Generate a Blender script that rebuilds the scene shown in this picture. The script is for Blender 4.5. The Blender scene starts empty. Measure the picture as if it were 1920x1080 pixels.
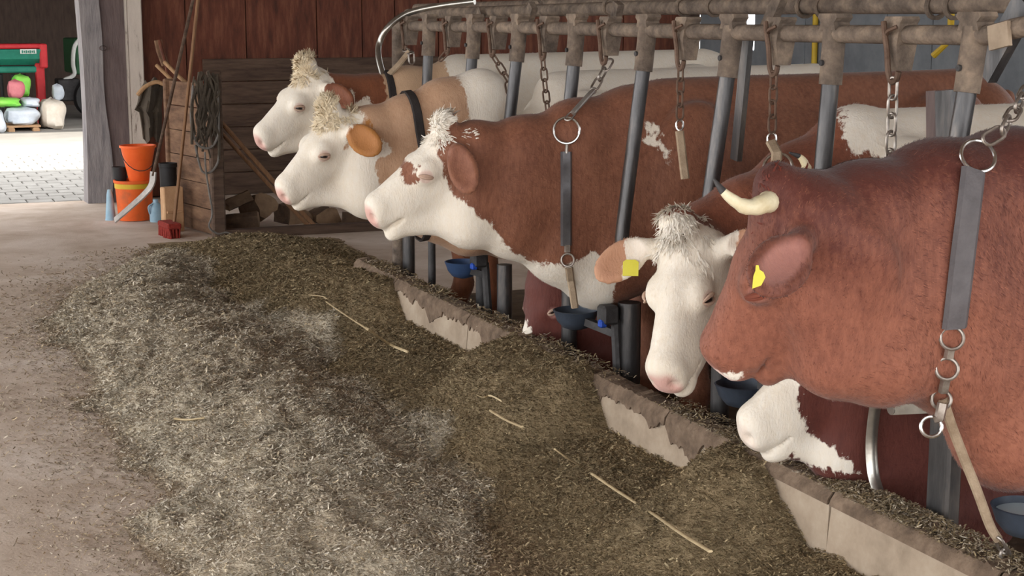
import bpy, math, random
import numpy as np
from mathutils import Vector, Matrix

random.seed(7)
RNG = np.random.default_rng(7)
SC = bpy.context.scene
COL = SC.collection

# ------------------------------------------------------------------ camera
FPX, CAM_H = 2900.0, 1.7
YAW, PITCH = math.radians(22.57), math.radians(9.94)
CF = np.array([math.sin(YAW)*math.cos(PITCH), math.cos(YAW)*math.cos(PITCH), -math.sin(PITCH)])
CR = np.array([math.cos(YAW), -math.sin(YAW), 0.0])
CU = np.cross(CR, CF)
CO = np.array([0, 0, CAM_H])
cam_d = bpy.data.cameras.new('camera')
cam = bpy.data.objects.new('camera', cam_d)
COL.objects.link(cam)
cam_d.sensor_width = 36.0
cam_d.lens = FPX/1920*36.0
cam_d.clip_start = 0.05
cam_d.clip_end = 200
cam.matrix_world = Matrix(((CR[0], CU[0], -CF[0], 0), (CR[1], CU[1], -CF[1], 0), (CR[2], CU[2], -CF[2], CAM_H), (0, 0, 0, 1)))
SC.camera = cam

# ------------------------------------------------------------------ light
W = bpy.data.worlds.new('world')
SC.world = W
W.use_nodes = True
bg = W.node_tree.nodes['Background']
bg.inputs[0].default_value = (0.96, 0.98, 1.0, 1)
bg.inputs[1].default_value = 1.0
sun_d = bpy.data.lights.new('sun_offscreen', 'SUN')
sun_d.energy = 1.8
sun_d.angle = math.radians(2)
sun_d.color = (1.0, 0.95, 0.86)
sun = bpy.data.objects.new('sun_offscreen', sun_d)
COL.objects.link(sun)
sun.rotation_euler = Vector((0.22, 0.62, -0.76)).to_track_quat('-Z', 'Y').to_euler()
SC.view_settings.view_transform = 'Standard'
SC.view_settings.look = 'None'
SC.view_settings.gamma = 1
SC.view_settings.use_curve_mapping = False
SC.view_settings.exposure = 2.05


# ------------------------------------------------------------------ helpers
def pt(x, y, X=None, Y=None, Z=None):
    """World point seen at photo pixel (x, y) on the plane X=, Y= or Z=."""
    d = CF + CR*((x-960)/FPX) + CU*((540-y)/FPX)
    if X is not None: t = X/d[0]
    elif Y is not None: t = Y/d[1]
    else: t = (Z-CAM_H)/d[2]
    return CO + d*t


def V3(*a): return np.array(a, float)
def nrm(v):
    v = np.array(v, float)
    return v/np.linalg.norm(v)
def L(r, g, b, k=1.0):
    o = []
    for c in (r, g, b):
        c /= 255.0
        o.append(k*(c/12.92 if c <= .04045 else ((c+.055)/1.055)**2.4))
    return (o[0], o[1], o[2], 1.0)


def tag(o, label=None, cat=None, group=None, kind=None):
    if label: o['label'] = label
    if cat: o['category'] = cat
    if group: o['group'] = group
    if kind: o['kind'] = kind
    return o


def link(name, me, parent=None):
    o = bpy.data.objects.new(name, me)
    COL.objects.link(o)
    if parent is not None:
        o.parent = parent
        o.matrix_parent_inverse = PINV.get(parent.name, Matrix())
    return o


PINV = {}
def empty(name, loc, label=None, cat=None, group=None, kind=None):
    o = bpy.data.objects.new(name, None)
    COL.objects.link(o)
    o.location = Vector([float(c) for c in loc])
    o.empty_display_size = 0.05
    PINV[o.name] = Matrix.Translation(-o.location)
    return tag(o, label, cat, group, kind)


class MB:
    def __init__(s): s.v = []; s.f = []
    def add(s, vs, fs):
        n = len(s.v)
        s.v += [tuple(float(c) for c in q) for q in vs]
        s.f += [tuple(i+n for i in q) for q in fs]
        return s
    def box(s, c, size, M=None):
        c = V3(*c); hx, hy, hz = [q/2 for q in size]
        vs = [V3(x, y, z) for x in (-hx, hx) for y in (-hy, hy) for z in (-hz, hz)]
        if M is not None: vs = [M@q for q in vs]
        return s.add([c+q for q in vs], [(0,1,3,2),(4,6,7,5),(0,4,5,1),(2,3,7,6),(0,2,6,4),(1,5,7,3)])
    def bbox(s, c, size, b=.006, M=None):
        """bevelled box"""
        c = V3(*c); h = np.array(size)/2.; b = min(b, h.min()*.45)
        vs = []; idx = {}
        for sx in (-1,1):
            for sy in (-1,1):
                for sz in (-1,1):
                    sg = V3(sx,sy,sz)
                    for ax in range(3):
                        q = sg*(h-b); q[ax] = sg[ax]*h[ax]
                        idx[(sx,sy,sz,ax)] = len(vs)
                        vs.append(c+(M@q if M is not None else q))
        fs = []
        for ax in range(3):
            o = [a for a in range(3) if a != ax]
            for sg in (-1,1):
                ring = []
                for a,b2 in ((-1,-1),(1,-1),(1,1),(-1,1)):
                    k = [0,0,0]; k[ax]=sg; k[o[0]]=a; k[o[1]]=b2
                    ring.append(idx[(k[0],k[1],k[2],ax)])
                fs.append(tuple(ring))
        for ax in range(3):
            o = [a for a in range(3) if a != ax]
            for a in (-1,1):
                for b2 in (-1,1):
                    q=[]
                    for e,axx in ((-1,o[0]),(1,o[0]),(1,o[1]),(-1,o[1])):
                        k=[0,0,0]; k[ax]=e; k[o[0]]=a; k[o[1]]=b2
                        q.append(idx[(k[0],k[1],k[2],axx)])
                    fs.append(tuple(q))
        for sx in (-1,1):
            for sy in (-1,1):
                for sz in (-1,1):
                    fs.append(tuple(idx[(sx,sy,sz,a)] for a in range(3)))
        return s.add(vs, fs)
    def beam(s, p, q, w, h, up=(0,0,1)):
        p = V3(*p); q = V3(*q); d = nrm(q-p); up = V3(*up)
        r = np.cross(d, up)
        r = nrm(r) if np.linalg.norm(r) > 1e-6 else V3(1,0,0)
        u = np.cross(r, d)
        vs = [e + r*a*w/2 + u*b*h/2 for e in (p, q) for a, b in ((-1,-1),(1,-1),(1,1),(-1,1))]
        return s.add(vs, [(0,1,2,3),(7,6,5,4),(0,4,5,1),(1,5,6,2),(2,6,7,3),(3,7,4,0)])
    def tube(s, path, r, n=10, closed=False, caps=True, sq=None):
        P = [V3(*p) for p in path]; m = len(P)
        R = r if hasattr(r, '__len__') else [r]*m
        T = []
        for i in range(m):
            a = P[(i-1) % m] if (closed or i > 0) else P[i]
            b = P[(i+1) % m] if (closed or i < m-1) else P[i]
            T.append(nrm(b-a))
        up = V3(0,0,1) if abs(T[0][2]) < .9 else V3(1,0,0)
        x = nrm(np.cross(up, T[0])); vs = []
        for i in range(m):
            x = nrm(x - T[i]*(x@T[i])); y = np.cross(T[i], x)
            for k in range(n):
                a = 2*math.pi*k/n
                vs.append(P[i] + (x*math.cos(a)*(sq[0] if sq else 1) + y*math.sin(a)*(sq[1] if sq else 1))*R[i])
        fs = []
        for i in range(m if closed else m-1):
            j = (i+1) % m
            for k in range(n):
                l = (k+1) % n
                fs.append((i*n+k, i*n+l, j*n+l, j*n+k))
        if caps and not closed:
            fs.append(tuple(range(n-1, -1, -1))); fs.append(tuple((m-1)*n+k for k in range(n)))
        return s.add(vs, fs)
    def lathe(s, prof, c, n=24, axis=(0,0,1), cap0=False, cap1=False, sx=1.0):
        c = V3(*c); z = nrm(axis)
        x = nrm(np.cross(z, V3(0,1,0) if abs(z[1]) < .9 else V3(1,0,0))); y = np.cross(z, x)
        vs = [c + z*h + (x*math.cos(2*math.pi*k/n)*sx + y*math.sin(2*math.pi*k/n))*r for r, h in prof for k in range(n)]
        fs = [(i*n+k, i*n+(k+1) % n, (i+1)*n+(k+1) % n, (i+1)*n+k) for i in range(len(prof)-1) for k in range(n)]
        if cap0: fs.append(tuple(range(n-1, -1, -1)))
        if cap1: fs.append(tuple((len(prof)-1)*n+k for k in range(n)))
        return s.add(vs, fs)
    def torus(s, c, nor, R, r, n=28, m=8, sx=1.0):
        c = V3(*c); z = nrm(nor)
        x = nrm(np.cross(z, V3(0,0,1) if abs(z[2]) < .9 else V3(1,0,0))); y = np.cross(z, x)
        return s.tube([c + x*math.cos(2*math.pi*k/n)*R*sx + y*math.sin(2*math.pi*k/n)*R for k in range(n)], r, m, closed=True)
    def sheet(s, rows, thick=0.0):
        """grid of points (rows of equal length); thick gives it a back"""
        R = [[V3(*p) for p in row] for row in rows]; a, b = len(R), len(R[0])
        vs = [p for row in R for p in row]
        fs = [(i*b+j, i*b+j+1, (i+1)*b+j+1, (i+1)*b+j) for i in range(a-1) for j in range(b-1)]
        if thick:
            A = np.array(R); du = np.gradient(A, axis=0); dv = np.gradient(A, axis=1)
            N = np.cross(du, dv); N /= np.maximum(np.linalg.norm(N, axis=2, keepdims=True), 1e-9)
            B = (A - N*thick).reshape(-1, 3); o = a*b
            vs += list(B); fs += [tuple(o+i for i in q[::-1]) for q in fs]
            per = [j for j in range(b)] + [i*b+b-1 for i in range(1, a)] + [(a-1)*b+j for j in range(b-2, -1, -1)] + [i*b for i in range(a-2, 0, -1)]
            for i in range(len(per)):
                p, q = per[i], per[(i+1) % len(per)]
                fs.append((q, p, p+o, q+o))
        return s.add(vs, fs)
    def mesh(s, name, mat, smooth=True):
        me = bpy.data.meshes.new(name)
        me.from_pydata(s.v, [], s.f)
        if smooth:
            me.polygons.foreach_set('use_smooth', [True]*len(me.polygons))
            me.set_sharp_from_angle(angle=math.radians(40))
        if mat: me.materials.append(mat)
        return me
    def build(s, name, mat, parent=None, smooth=True):
        return link(name, s.mesh(name, mat, smooth), parent)


def rotz(a):
    c, s = math.cos(a), math.sin(a)
    return np.array([[c,-s,0],[s,c,0],[0,0,1]])
def frame(x, y, z): return np.array([x, y, z]).T
def smooth_path(P, k=6):
    P = [V3(*p) for p in P]; out = []
    Q = [2*P[0]-P[1]] + P + [2*P[-1]-P[-2]]
    for i in range(1, len(Q)-2):
        a, b, c, d = Q[i-1:i+3]
        for j in range(k):
            t = j/k
            out.append(.5*((2*b)+(c-a)*t+(2*a-5*b+4*c-d)*t*t+(3*b-a-3*c+d)*t**3))
    out.append(P[-1])
    return out


# ------------------------------------------------------------------ materials
def mat(name, cols, scale=8, rough=.8, metal=0.0, bump=.2, bscale=60, stretch=(1,1,1), detail=6, dist=0.0, pos=None, spec=.3):
    m = bpy.data.materials.new(name); m.use_nodes = True
    nt = m.node_tree; N = nt.nodes; K = nt.links
    b = N['Principled BSDF']
    tc = N.new('ShaderNodeTexCoord'); oi = N.new('ShaderNodeObjectInfo')
    mp = N.new('ShaderNodeMapping'); mp.inputs['Scale'].default_value = stretch
    cb = N.new('ShaderNodeVectorMath'); cb.operation = 'SCALE'
    co = N.new('ShaderNodeCombineXYZ')
    for i in range(3): K.new(oi.outputs['Random'], co.inputs[i])
    cb.inputs['Scale'].default_value = 23.0
    K.new(co.outputs[0], cb.inputs[0])
    ad = N.new('ShaderNodeVectorMath'); ad.operation = 'ADD'
    K.new(tc.outputs['Object'], ad.inputs[0]); K.new(cb.outputs[0], ad.inputs[1])
    K.new(ad.outputs[0], mp.inputs['Vector'])
    no = N.new('ShaderNodeTexNoise'); no.inputs['Scale'].default_value = scale; no.inputs['Detail'].default_value = detail
    no.inputs['Roughness'].default_value = .65; no.inputs['Distortion'].default_value = dist
    K.new(mp.outputs[0], no.inputs['Vector'])
    rp = N.new('ShaderNodeValToRGB')
    e = rp.color_ramp.elements
    n = len(cols)
    for i, c in enumerate(cols):
        p = pos[i] if pos else (.3+.4*i/max(1, n-1))
        if i < 2: e[i].position = p; e[i].color = c
        else: x = e.new(p); x.color = c
    if n == 1: e[1].color = cols[0]
    K.new(no.outputs['Fac'], rp.inputs[0]); K.new(rp.outputs[0], b.inputs['Base Color'])
    b.inputs['Roughness'].default_value = rough; b.inputs['Metallic'].default_value = metal
    b.inputs['Specular IOR Level'].default_value = spec
    if bump:
        n2 = N.new('ShaderNodeTexNoise'); n2.inputs['Scale'].default_value = bscale; n2.inputs['Detail'].default_value = 5
        K.new(mp.outputs[0], n2.inputs['Vector'])
        bp = N.new('ShaderNodeBump'); bp.inputs['Strength'].default_value = bump; bp.inputs['Distance'].default_value = .01
        K.new(n2.outputs['Fac'], bp.inputs['Height']); K.new(bp.outputs[0], b.inputs['Normal'])
    return m


def attr_mat(name, attr='col', rough=.9):
    m = bpy.data.materials.new(name); m.use_nodes = True
    N = m.node_tree.nodes; K = m.node_tree.links; b = N['Principled BSDF']
    a = N.new('ShaderNodeAttribute'); a.attribute_name = attr
    K.new(a.outputs['Color'], b.inputs['Base Color']); b.inputs['Roughness'].default_value = rough
    b.inputs['Specular IOR Level'].default_value = .15
    tc = N.new('ShaderNodeTexCoord'); no = N.new('ShaderNodeTexNoise'); no.inputs['Scale'].default_value = 110; no.inputs['Detail'].default_value = 4
    K.new(tc.outputs['Object'], no.inputs['Vector'])
    bp = N.new('ShaderNodeBump'); bp.inputs['Strength'].default_value = .9; bp.inputs['Distance'].default_value = .012
    K.new(no.outputs['Fac'], bp.inputs['Height']); K.new(bp.outputs[0], b.inputs['Normal'])
    return m


MT = {}
MT['floor'] = mat('dusty_concrete', [L(168,148,130), L(194,176,160), L(214,200,188)], 1.6, .95, bump=.25, bscale=90, detail=9, dist=.4)
MT['yard'] = mat('yard_paving', [L(150,146,140), L(168,162,154)], 3, .9, bump=.2)
MT['paver'] = mat('grey_paver', [L(138,134,128), L(160,156,150)], 6, .9, bump=.3)
MT['plank_red'] = mat('red_brown_board', [L(70,38,28), L(98,54,38), L(122,76,56)], 3, .75, bump=.3, stretch=(6,6,1), bscale=30)
MT['plank_grey'] = mat('grey_brown_board', [L(66,50,42), L(88,70,58), L(106,86,72)], 3, .9, bump=.4, stretch=(1,6,8), bscale=30)
MT['plank_side'] = mat('worn_board', [L(84,62,48), L(116,88,68), L(136,106,82)], 3, .9, bump=.4, stretch=(5,1,6), bscale=30)
MT['post_grey'] = mat('weathered_post_grey', [L(104,100,102), L(136,130,130), L(156,150,148)], 4, .9, bump=.5, stretch=(6,6,.7), bscale=25)
MT['post_brown'] = mat('weathered_post_brown', [L(86,72,70), L(104,90,88), L(118,102,98)], 4, .9, bump=.4, stretch=(6,6,.7), bscale=25)
MT['jamb'] = mat('chipped_white_paint', [L(120,104,92), L(196,184,172), L(208,196,184)], 7, .7, bump=.3, stretch=(3,3,.7), pos=[.30,.40,.7])
MT['conc'] = mat('curb_concrete', [L(136,120,102), L(164,146,126), L(180,164,144)], 5, .9, bump=.3)
MT['curb_dirt'] = mat('curb_dirt', [L(84,70,58), L(112,94,78), L(136,116,98)], 14, .95, bump=.8, bscale=50)
MT['rail'] = mat('dusty_steel_pipe', [L(82,72,64), L(116,102,90), L(150,132,114)], 14, .85, .1, bump=.6, bscale=60)
MT['pipe'] = mat('dark_steel_pipe', [L(56,54,54), L(82,80,80), L(118,110,104)], 5, .36, .55, bump=.12, bscale=40, stretch=(3,3,.6), spec=.5)
MT['galv'] = mat('galvanised_pipe', [L(150,146,138), L(190,186,178)], 12, .28, .9, bump=.05)
MT['chain'] = mat('chain_steel', [L(120,108,98), L(176,168,160)], 30, .38, .8, bump=.1)
MT['chain_rust'] = mat('rusty_chain', [L(84,64,52), L(120,98,84)], 30, .7, .4, bump=.2)
MT['chrome'] = mat('bright_ring', [L(190,186,182), L(214,212,208)], 12, .22, .95, bump=0)
MT['strap_dark'] = mat('dark_strap', [L(42,38,38), L(60,54,52)], 20, .7, bump=.2, bscale=200)
MT['strap_grey'] = mat('grey_strap', [L(78,74,76), L(100,96,98)], 14, .6, bump=.2, bscale=160)
MT['strap_metal'] = mat('smooth_grey_strap', [L(82,80,82), L(112,110,112)], 10, .35, .5, bump=.05)
MT['strap_tan'] = mat('tan_webbing', [L(140,120,98), L(176,156,132)], 20, .85, bump=.3, bscale=220)
MT['bowl'] = mat('blue_enamel', [L(44,62,92), L(58,80,116)], 9, .45, .1, bump=.1)
MT['bowl_dark'] = mat('dark_enamel', [L(46,52,62), L(66,74,86)], 9, .45, .1, bump=.1)
MT['iron'] = mat('dark_iron', [L(52,50,50), L(78,76,76)], 9, .6, .4, bump=.3)
MT['blue_fit'] = mat('blue_fitting', [L(28,62,150), L(44,84,180)], 9, .5, bump=.1)
MT['water'] = mat('water', [L(196,210,216)], 4, .05, bump=0, spec=.6)  # pale base colour paints in the bright reflection on the water
MT['orange'] = mat('orange_plastic', [L(226,88,30), L(240,108,46)], 5, .45, bump=.05)
MT['orange_worn'] = mat('worn_orange_plastic', [L(176,92,52), L(222,96,36), L(230,104,44)], 6, .55, bump=.1)
MT['black'] = mat('black_plastic', [L(30,29,30), L(48,46,46)], 8, .6, bump=.1)
MT['blue_pl'] = mat('pale_blue_plastic', [L(136,170,190), L(170,196,210)], 8, .5, bump=.1)
MT['card'] = mat('tan_wood', [L(166,126,92), L(202,164,126)], 6, .85, bump=.2)
MT['handle'] = mat('wood_handle', [L(110,78,54), L(146,108,76)], 6, .7, bump=.2, stretch=(6,6,.8))
MT['handle_light'] = mat('light_wood_handle', [L(146,112,80), L(178,142,104)], 6, .7, bump=.2, stretch=(6,6,.8))
MT['broom_red'] = mat('red_bristles', [L(110,34,30), L(160,56,44)], 60, .9, bump=.6, bscale=200)
MT['tool_steel'] = mat('worn_steel', [L(120,112,106), L(170,164,158)], 8, .4, .6, bump=.1)
MT['cloth'] = mat('dark_cloth', [L(62,54,46), L(88,78,66)], 8, .95, bump=.3, bscale=120)
MT['rope'] = mat('grey_cable', [L(92,86,80), L(124,118,112)], 20, .7, bump=.3)
MT['log'] = mat('log_bark', [L(66,52,44), L(98,78,62), L(120,98,78)], 7, .95, bump=.7, bscale=30)
MT['log_end'] = mat('log_end', [L(118,94,74), L(150,124,98)], 12, .9, bump=.3)
MT['wall_grey'] = mat('grey_panel', [L(112,116,122), L(140,144,148)], 3, .8, bump=.2)
MT['dark'] = mat('dark_boards', [L(72,58,52), L(94,78,68)], 3, .9, bump=.2, stretch=(6,6,1))
MT['yellow'] = mat('yellow_paint', [L(196,160,40), L(214,180,60)], 6, .5, bump=.1)
MT['roof'] = mat('roof_boards', [L(96,80,66), L(124,104,86)], 4, .9, bump=.2)
MT['red_mach'] = mat('red_machine_paint', [L(176,36,44), L(200,54,58)], 6, .5, bump=.1)
MT['green_mach'] = mat('green_machine_paint', [L(32,110,92), L(48,134,112)], 6, .5, bump=.1)
MT['green_trac'] = mat('green_tractor_paint', [L(30,74,44), L(44,94,58)], 6, .5, bump=.1)
MT['sticker'] = mat('white_sticker', [L(206,206,200), L(222,222,216)], 30, .6, bump=0)
MT['bag_white'] = mat('white_sack', [L(196,204,214), L(226,230,236)], 6, .7, bump=.4, bscale=20)
MT['bag_cream'] = mat('cream_sack', [L(206,190,170), L(232,222,208)], 6, .7, bump=.4, bscale=20)
MT['bag_green'] = mat('green_film', [L(120,220,70), L(170,240,110)], 5, .5, bump=.2)
MT['bag_pink'] = mat('pink_film', [L(206,110,120), L(230,140,146)], 5, .5, bump=.2)
MT['tag'] = mat('yellow_ear_tag', [L(206,196,60), L(222,212,84)], 8, .5, bump=.05)
MT['horn'] = mat('ivory_horn', [L(196,180,142), L(232,224,196)], 14, .4, bump=.2, stretch=(1,1,1))
MT['eye'] = mat('dark_eye', [L(30,24,24), L(44,36,34)], 6, .1, bump=0, spec=.6)
MT['feed'] = attr_mat('chopped_feed')
MT['straw'] = mat('pale_straw', [L(186,164,126), L(214,194,156)], 20, .7, bump=.2)

# ------------------------------------------------------------------ room
def plane(name, x0, x1, y0, y1, z, m, t=.1, parent=None):
    return MB().box(((x0+x1)/2, (y0+y1)/2, z-t/2), (x1-x0, y1-y0, t)).build(name, m, parent, False)

WY, WX = 14.9, 8.4          # far wall and stall-side wall
tag(plane('floor', -3.4, WX, -3.0, WY, 0.0, MT['floor'], .3), kind='structure')
yard = tag(plane('floor_yard', -14, 16, WY+.001, 25.0, -0.03, MT['yard'], .3), kind='structure')
tag(plane('floor_outside', -16, -3.4, -12, WY, -0.03, MT['yard'], .3), kind='structure')
tag(plane('floor_forecourt', -3.4, 16, -12, -3.0, -0.03, MT['yard'], .3), kind='structure')
# paving blocks in front of the doorway
pm = MB().bbox((0, 0, 0), (.235, .235, .05), .008).mesh('paving_block', MT['paver'], False)
for j in range(22):
    for i in range(11):
        o = link('paving_block', pm, None)
        o.parent = yard
        o.location = (.72+i*.245+(.12 if j % 2 else 0), WY+.13+j*.245, -.02+random.uniform(-.004, .004))
tag(plane('ceiling', -3.3, WX+.3, -2.6, WY+.3, 3.5, MT['roof'], .12), kind='structure')

# far wall: solid right of the doorway, boards on its face
XD = 2.36                    # right edge of the doorway frame
wf = tag(MB().box(((XD+WX)/2, WY+.1, 1.75), (WX-XD, .18, 3.5)).build('wall_far', MT['dark'], None, False), kind='structure')
tag(MB().box((-2.6, WY+.1, 1.75), (1.6, .18, 3.5)).box((.3, WY+.1, 3.05), (4.2, .18, .9)).build('wall_far_left', MT['dark'], None, False), kind='structure')
x = XD+.02; i = 0
while x < 7.6:
    w = random.choice([.34, .46, .58, .7])
    o = link('board', MB().bbox((0, 0, 0), (w-.008, .03, 3.45), .004).mesh('board', MT['plank_red'], False)); o.parent = wf
    o.location = (x+w/2, WY-.012+random.uniform(-.006, .004), 1.74)
    x += w; i += 1
# low horizontal boards behind the pen
for k in range(6):
    o = link('board', MB().bbox((0, 0, 0), (4.4, .035, .212), .006).mesh('board', MT['plank_grey'], False)); o.parent = wf
    o.location = (XD+.62+2.2+random.uniform(-.02, .02), WY-.055+random.uniform(-.006, .006), .11+k*.218)
# stall-side wall with a strip of windows
YW0, YW1 = 13.78, 14.26      # small bright window by the corner
wr = tag(MB().box((WX+.1, (YW0-2.7)/2, 1.1), (.2, YW0+2.7, 2.2)).box((WX+.1, (YW1+WY)/2, 1.1), (.2, WY-YW1, 2.2)).box((WX+.1, (YW0+YW1)/2, .68), (.2, YW1-YW0, 1.36)).box((WX+.1, (YW0+YW1)/2, 1.98), (.2, YW1-YW0, .44)).build('wall_right', MT['wall_grey'], None, False), kind='structure')
MB().box((WX+.1, 6.2, 3.3), (.2, 17.4, .4)).build('wall_top', MT['wall_grey'], wr, False)
for k in range(9):
    MB().box((WX+.1, -2.2+k*2.1, 2.65), (.2, .3, .95)).build('window_pier', MT['wall_grey'], wr, False)
for k in range(14):       # sheet panels with joints
    MB().bbox((WX-.015, 4.75+k*.645, 1.15), (.03, .635, 1.9), .006).build('panel', MT['wall_grey'], wr, False)
# door frame: split grey post, brown post and chipped white jamb
pg = empty('door_post', (2.0, WY-.1, 0), 'weathered grey and brown timber post at the doorway edge', 'post')
m = MB()
rows = []
for z in np.linspace(-.05, 3.3, 26):
    wob = .035*math.sin(z*2.4+.6)+.02*math.sin(z*5.1)
    rows.append([(1.83+.02*math.sin(z*1.7), WY-.05, z), (1.84+.02*math.sin(z*1.7), WY-.26, z), (2.04+wob*.7, WY-.27, z), (2.06+wob, WY-.05, z)])
m.sheet(rows); m.build('grey_timber', MT['post_grey'], pg)
rows = []
for z in np.linspace(-.05, 3.3, 20):
    wob = .035*math.sin(z*2.4+.6)+.02*math.sin(z*5.1)
    rows.append([(2.03+wob*.6, WY-.02, z), (2.03+wob*.6, WY-.24, z), (2.24, WY-.25, z), (2.25, WY-.02, z)])
m = MB().sheet(rows); m.build('brown_timber', MT['post_brown'], pg)
MB().lathe([(.001,-.02),(.03,-.015),(.035,0),(.03,.01)], (2.035, WY-.275, 1.42), 10, (0,-1,0), sx=.7).build('knot', MT['post_brown'], pg)
jb = empty('door_jamb', (2.33, WY-.1, 0), 'chipped white painted door jamb beside the brown post', 'jamb')
MB().bbox((2.335, WY-.14, 1.68), (.135, .20, 3.4), .008).build('jamb_face', MT['jamb'], jb, False)
MB().bbox((2.252, WY-.16, 1.68), (.03, .17, 3.4), .004).build('stop_bead', MT['jamb'], jb, False)

# ------------------------------------------------------------------ trough curb
CX, CZ = 2.56, .335
curb = tag(empty('trim_curb', (CX, 6, 0)), kind='structure')
yb = [8.35, 7.62, 6.55, 5.55, 4.62, 3.62, 2.9, 2.2, 1.4]
for a, b in zip(yb[:-1], yb[1:]):
    m = MB(); n = 9
    rows = []
    for t in np.linspace(0, 1, n):
        y = a-.004+(b-a+.008)*t
        j = lambda s: RNG.normal(0, s)
        rows.append([(CX-.075+j(.003), y, -.02), (CX-.065+j(.004), y, .18), (CX-.055+j(.005), y, CZ-.02+j(.006)), (CX-.04+j(.004), y, CZ+j(.006)), (CX+.05, y, CZ-.005+j(.006)), (CX+.07, y, CZ-.03), (CX+.075, y, -.02)])
    m.sheet(rows)
    for e in (0, n-1):
        m.add(rows[e], [tuple(range(7)) if e else tuple(range(6, -1, -1))])
    m.build('curb_block', MT['conc'], curb)
    # caked dirt on the top and flaking down the face
    rows = []
    nn = 70
    for t in np.linspace(0, 1, nn):
        y = a-.006+(b-a+.012)*t
        dn = .006 if y < 4.3 else .010+.040*max(0, math.sin(y*7.3)+.6*math.sin(y*17.1+1)+.4*math.sin(y*43)+.2)+abs(RNG.normal(0, .010))
        rows.append([(CX-.066, y, CZ-.02-dn), (CX-.062, y, CZ-.01), (CX-.042, y, CZ+.012+abs(RNG.normal(0,.004))), (CX+.02, y, CZ+.016+abs(RNG.normal(0,.006))), (CX+.08, y, CZ-.02)])
    MB().sheet(rows, .006).build('caked_dirt', MT['curb_dirt'], curb)
STALL = .10
MT['dirt'] = mat('trodden_dirt', [L(70,56,44), L(96,78,60), L(118,98,76)], 5, .95, bump=.6, bscale=40)
tag(plane('floor_stall', CX+.07, WX, .5, 8.36, STALL, MT['dirt'], .09), kind='structure')

# ------------------------------------------------------------------ signed-distance animals
class SDF:
    def __init__(s): s.pr = []
    def cone(s, a, b, ra, rb, k=.05, lat=1.0, ax=(0,1,0), fine=False):
        a = V3(*a); b = V3(*b); ax = nrm(ax)
        def d(P):
            ba = b-a
            q = P-a
            if lat != 1.0:
                q = q - ax*((q@ax)*(1-1/lat))[..., None]
                bb = ba - ax*((ba@ax)*(1-1/lat))
            else: bb = ba
            t = np.clip((q@bb)/max(bb@bb, 1e-9), 0, 1)
            return (np.linalg.norm(q-t[..., None]*bb, axis=-1)-(ra+(rb-ra)*t))*min(1, lat)
        e = max(ra, rb)*max(1, lat)
        s.pr.append((d, np.minimum(a, b)-e, np.maximum(a, b)+e, k, fine, 1))
    def ell(s, c, r, k=.05, Mx=None, fine=False, op=1):
        c = V3(*c); r = V3(*r)
        Mx = np.eye(3) if Mx is None else Mx      # columns are axes
        def d(P):
            q = (P-c)@Mx
            k0 = np.linalg.norm(q/r, axis=-1); k1 = np.linalg.norm(q/(r*r), axis=-1)
            return k0*(k0-1)/np.maximum(k1, 1e-6)
        e = np.abs(Mx)@r
        s.pr.append((d, c-e, c+e, k, fine, op))
    @staticmethod
    def comb(F, D, k, op):
        if op == 1:
            h = np.clip(.5+.5*(F-D)/k, 0, 1)
            return F*(1-h)+D*h-k*h*(1-h)
        h = np.clip(.5-.5*(F+D)/k, 0, 1)
        return F*(1-h)-D*h+k*h*(1-h)
    def at(s, P):
        P = np.asarray(P, float); F = np.full(P.shape[:-1], 1.0)
        for d, lo, hi, k, fi, op in s.pr: F = s.comb(F, d(P), k, op)
        return F
    def grid(s, fine, coarse):
        lo = np.min([p[1] for p in s.pr], 0)-.05; hi = np.max([p[2] for p in s.pr], 0)+.05
        fl = np.min([p[1] for p in s.pr if p[4]], 0)-.02; fh = np.max([p[2] for p in s.pr if p[4]], 0)+.02
        ax = []
        for i in range(3):
            q = []; x = lo[i]
            while x < hi[i]:
                q.append(x); x += fine if fl[i]-coarse < x < fh[i] else coarse
            q.append(x); ax.append(np.array(q, np.float32))
        xs, ys, zs = ax
        F = np.full((len(xs), len(ys), len(zs)), 1.0, np.float32)
        for d, a, b, k, fi, op in s.pr:
            mg = k+.05
            sl = tuple(slice(max(0, np.searchsorted(ax[i], a[i]-mg)), np.searchsorted(ax[i], b[i]+mg)) for i in range(3))
            P = np.stack(np.meshgrid(xs[sl[0]], ys[sl[1]], zs[sl[2]], indexing='ij'), -1)
            if P.size == 0: continue
            F[sl] = s.comb(F[sl], d(P).astype(np.float32), k, op)
        return xs, ys, zs, F


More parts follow.
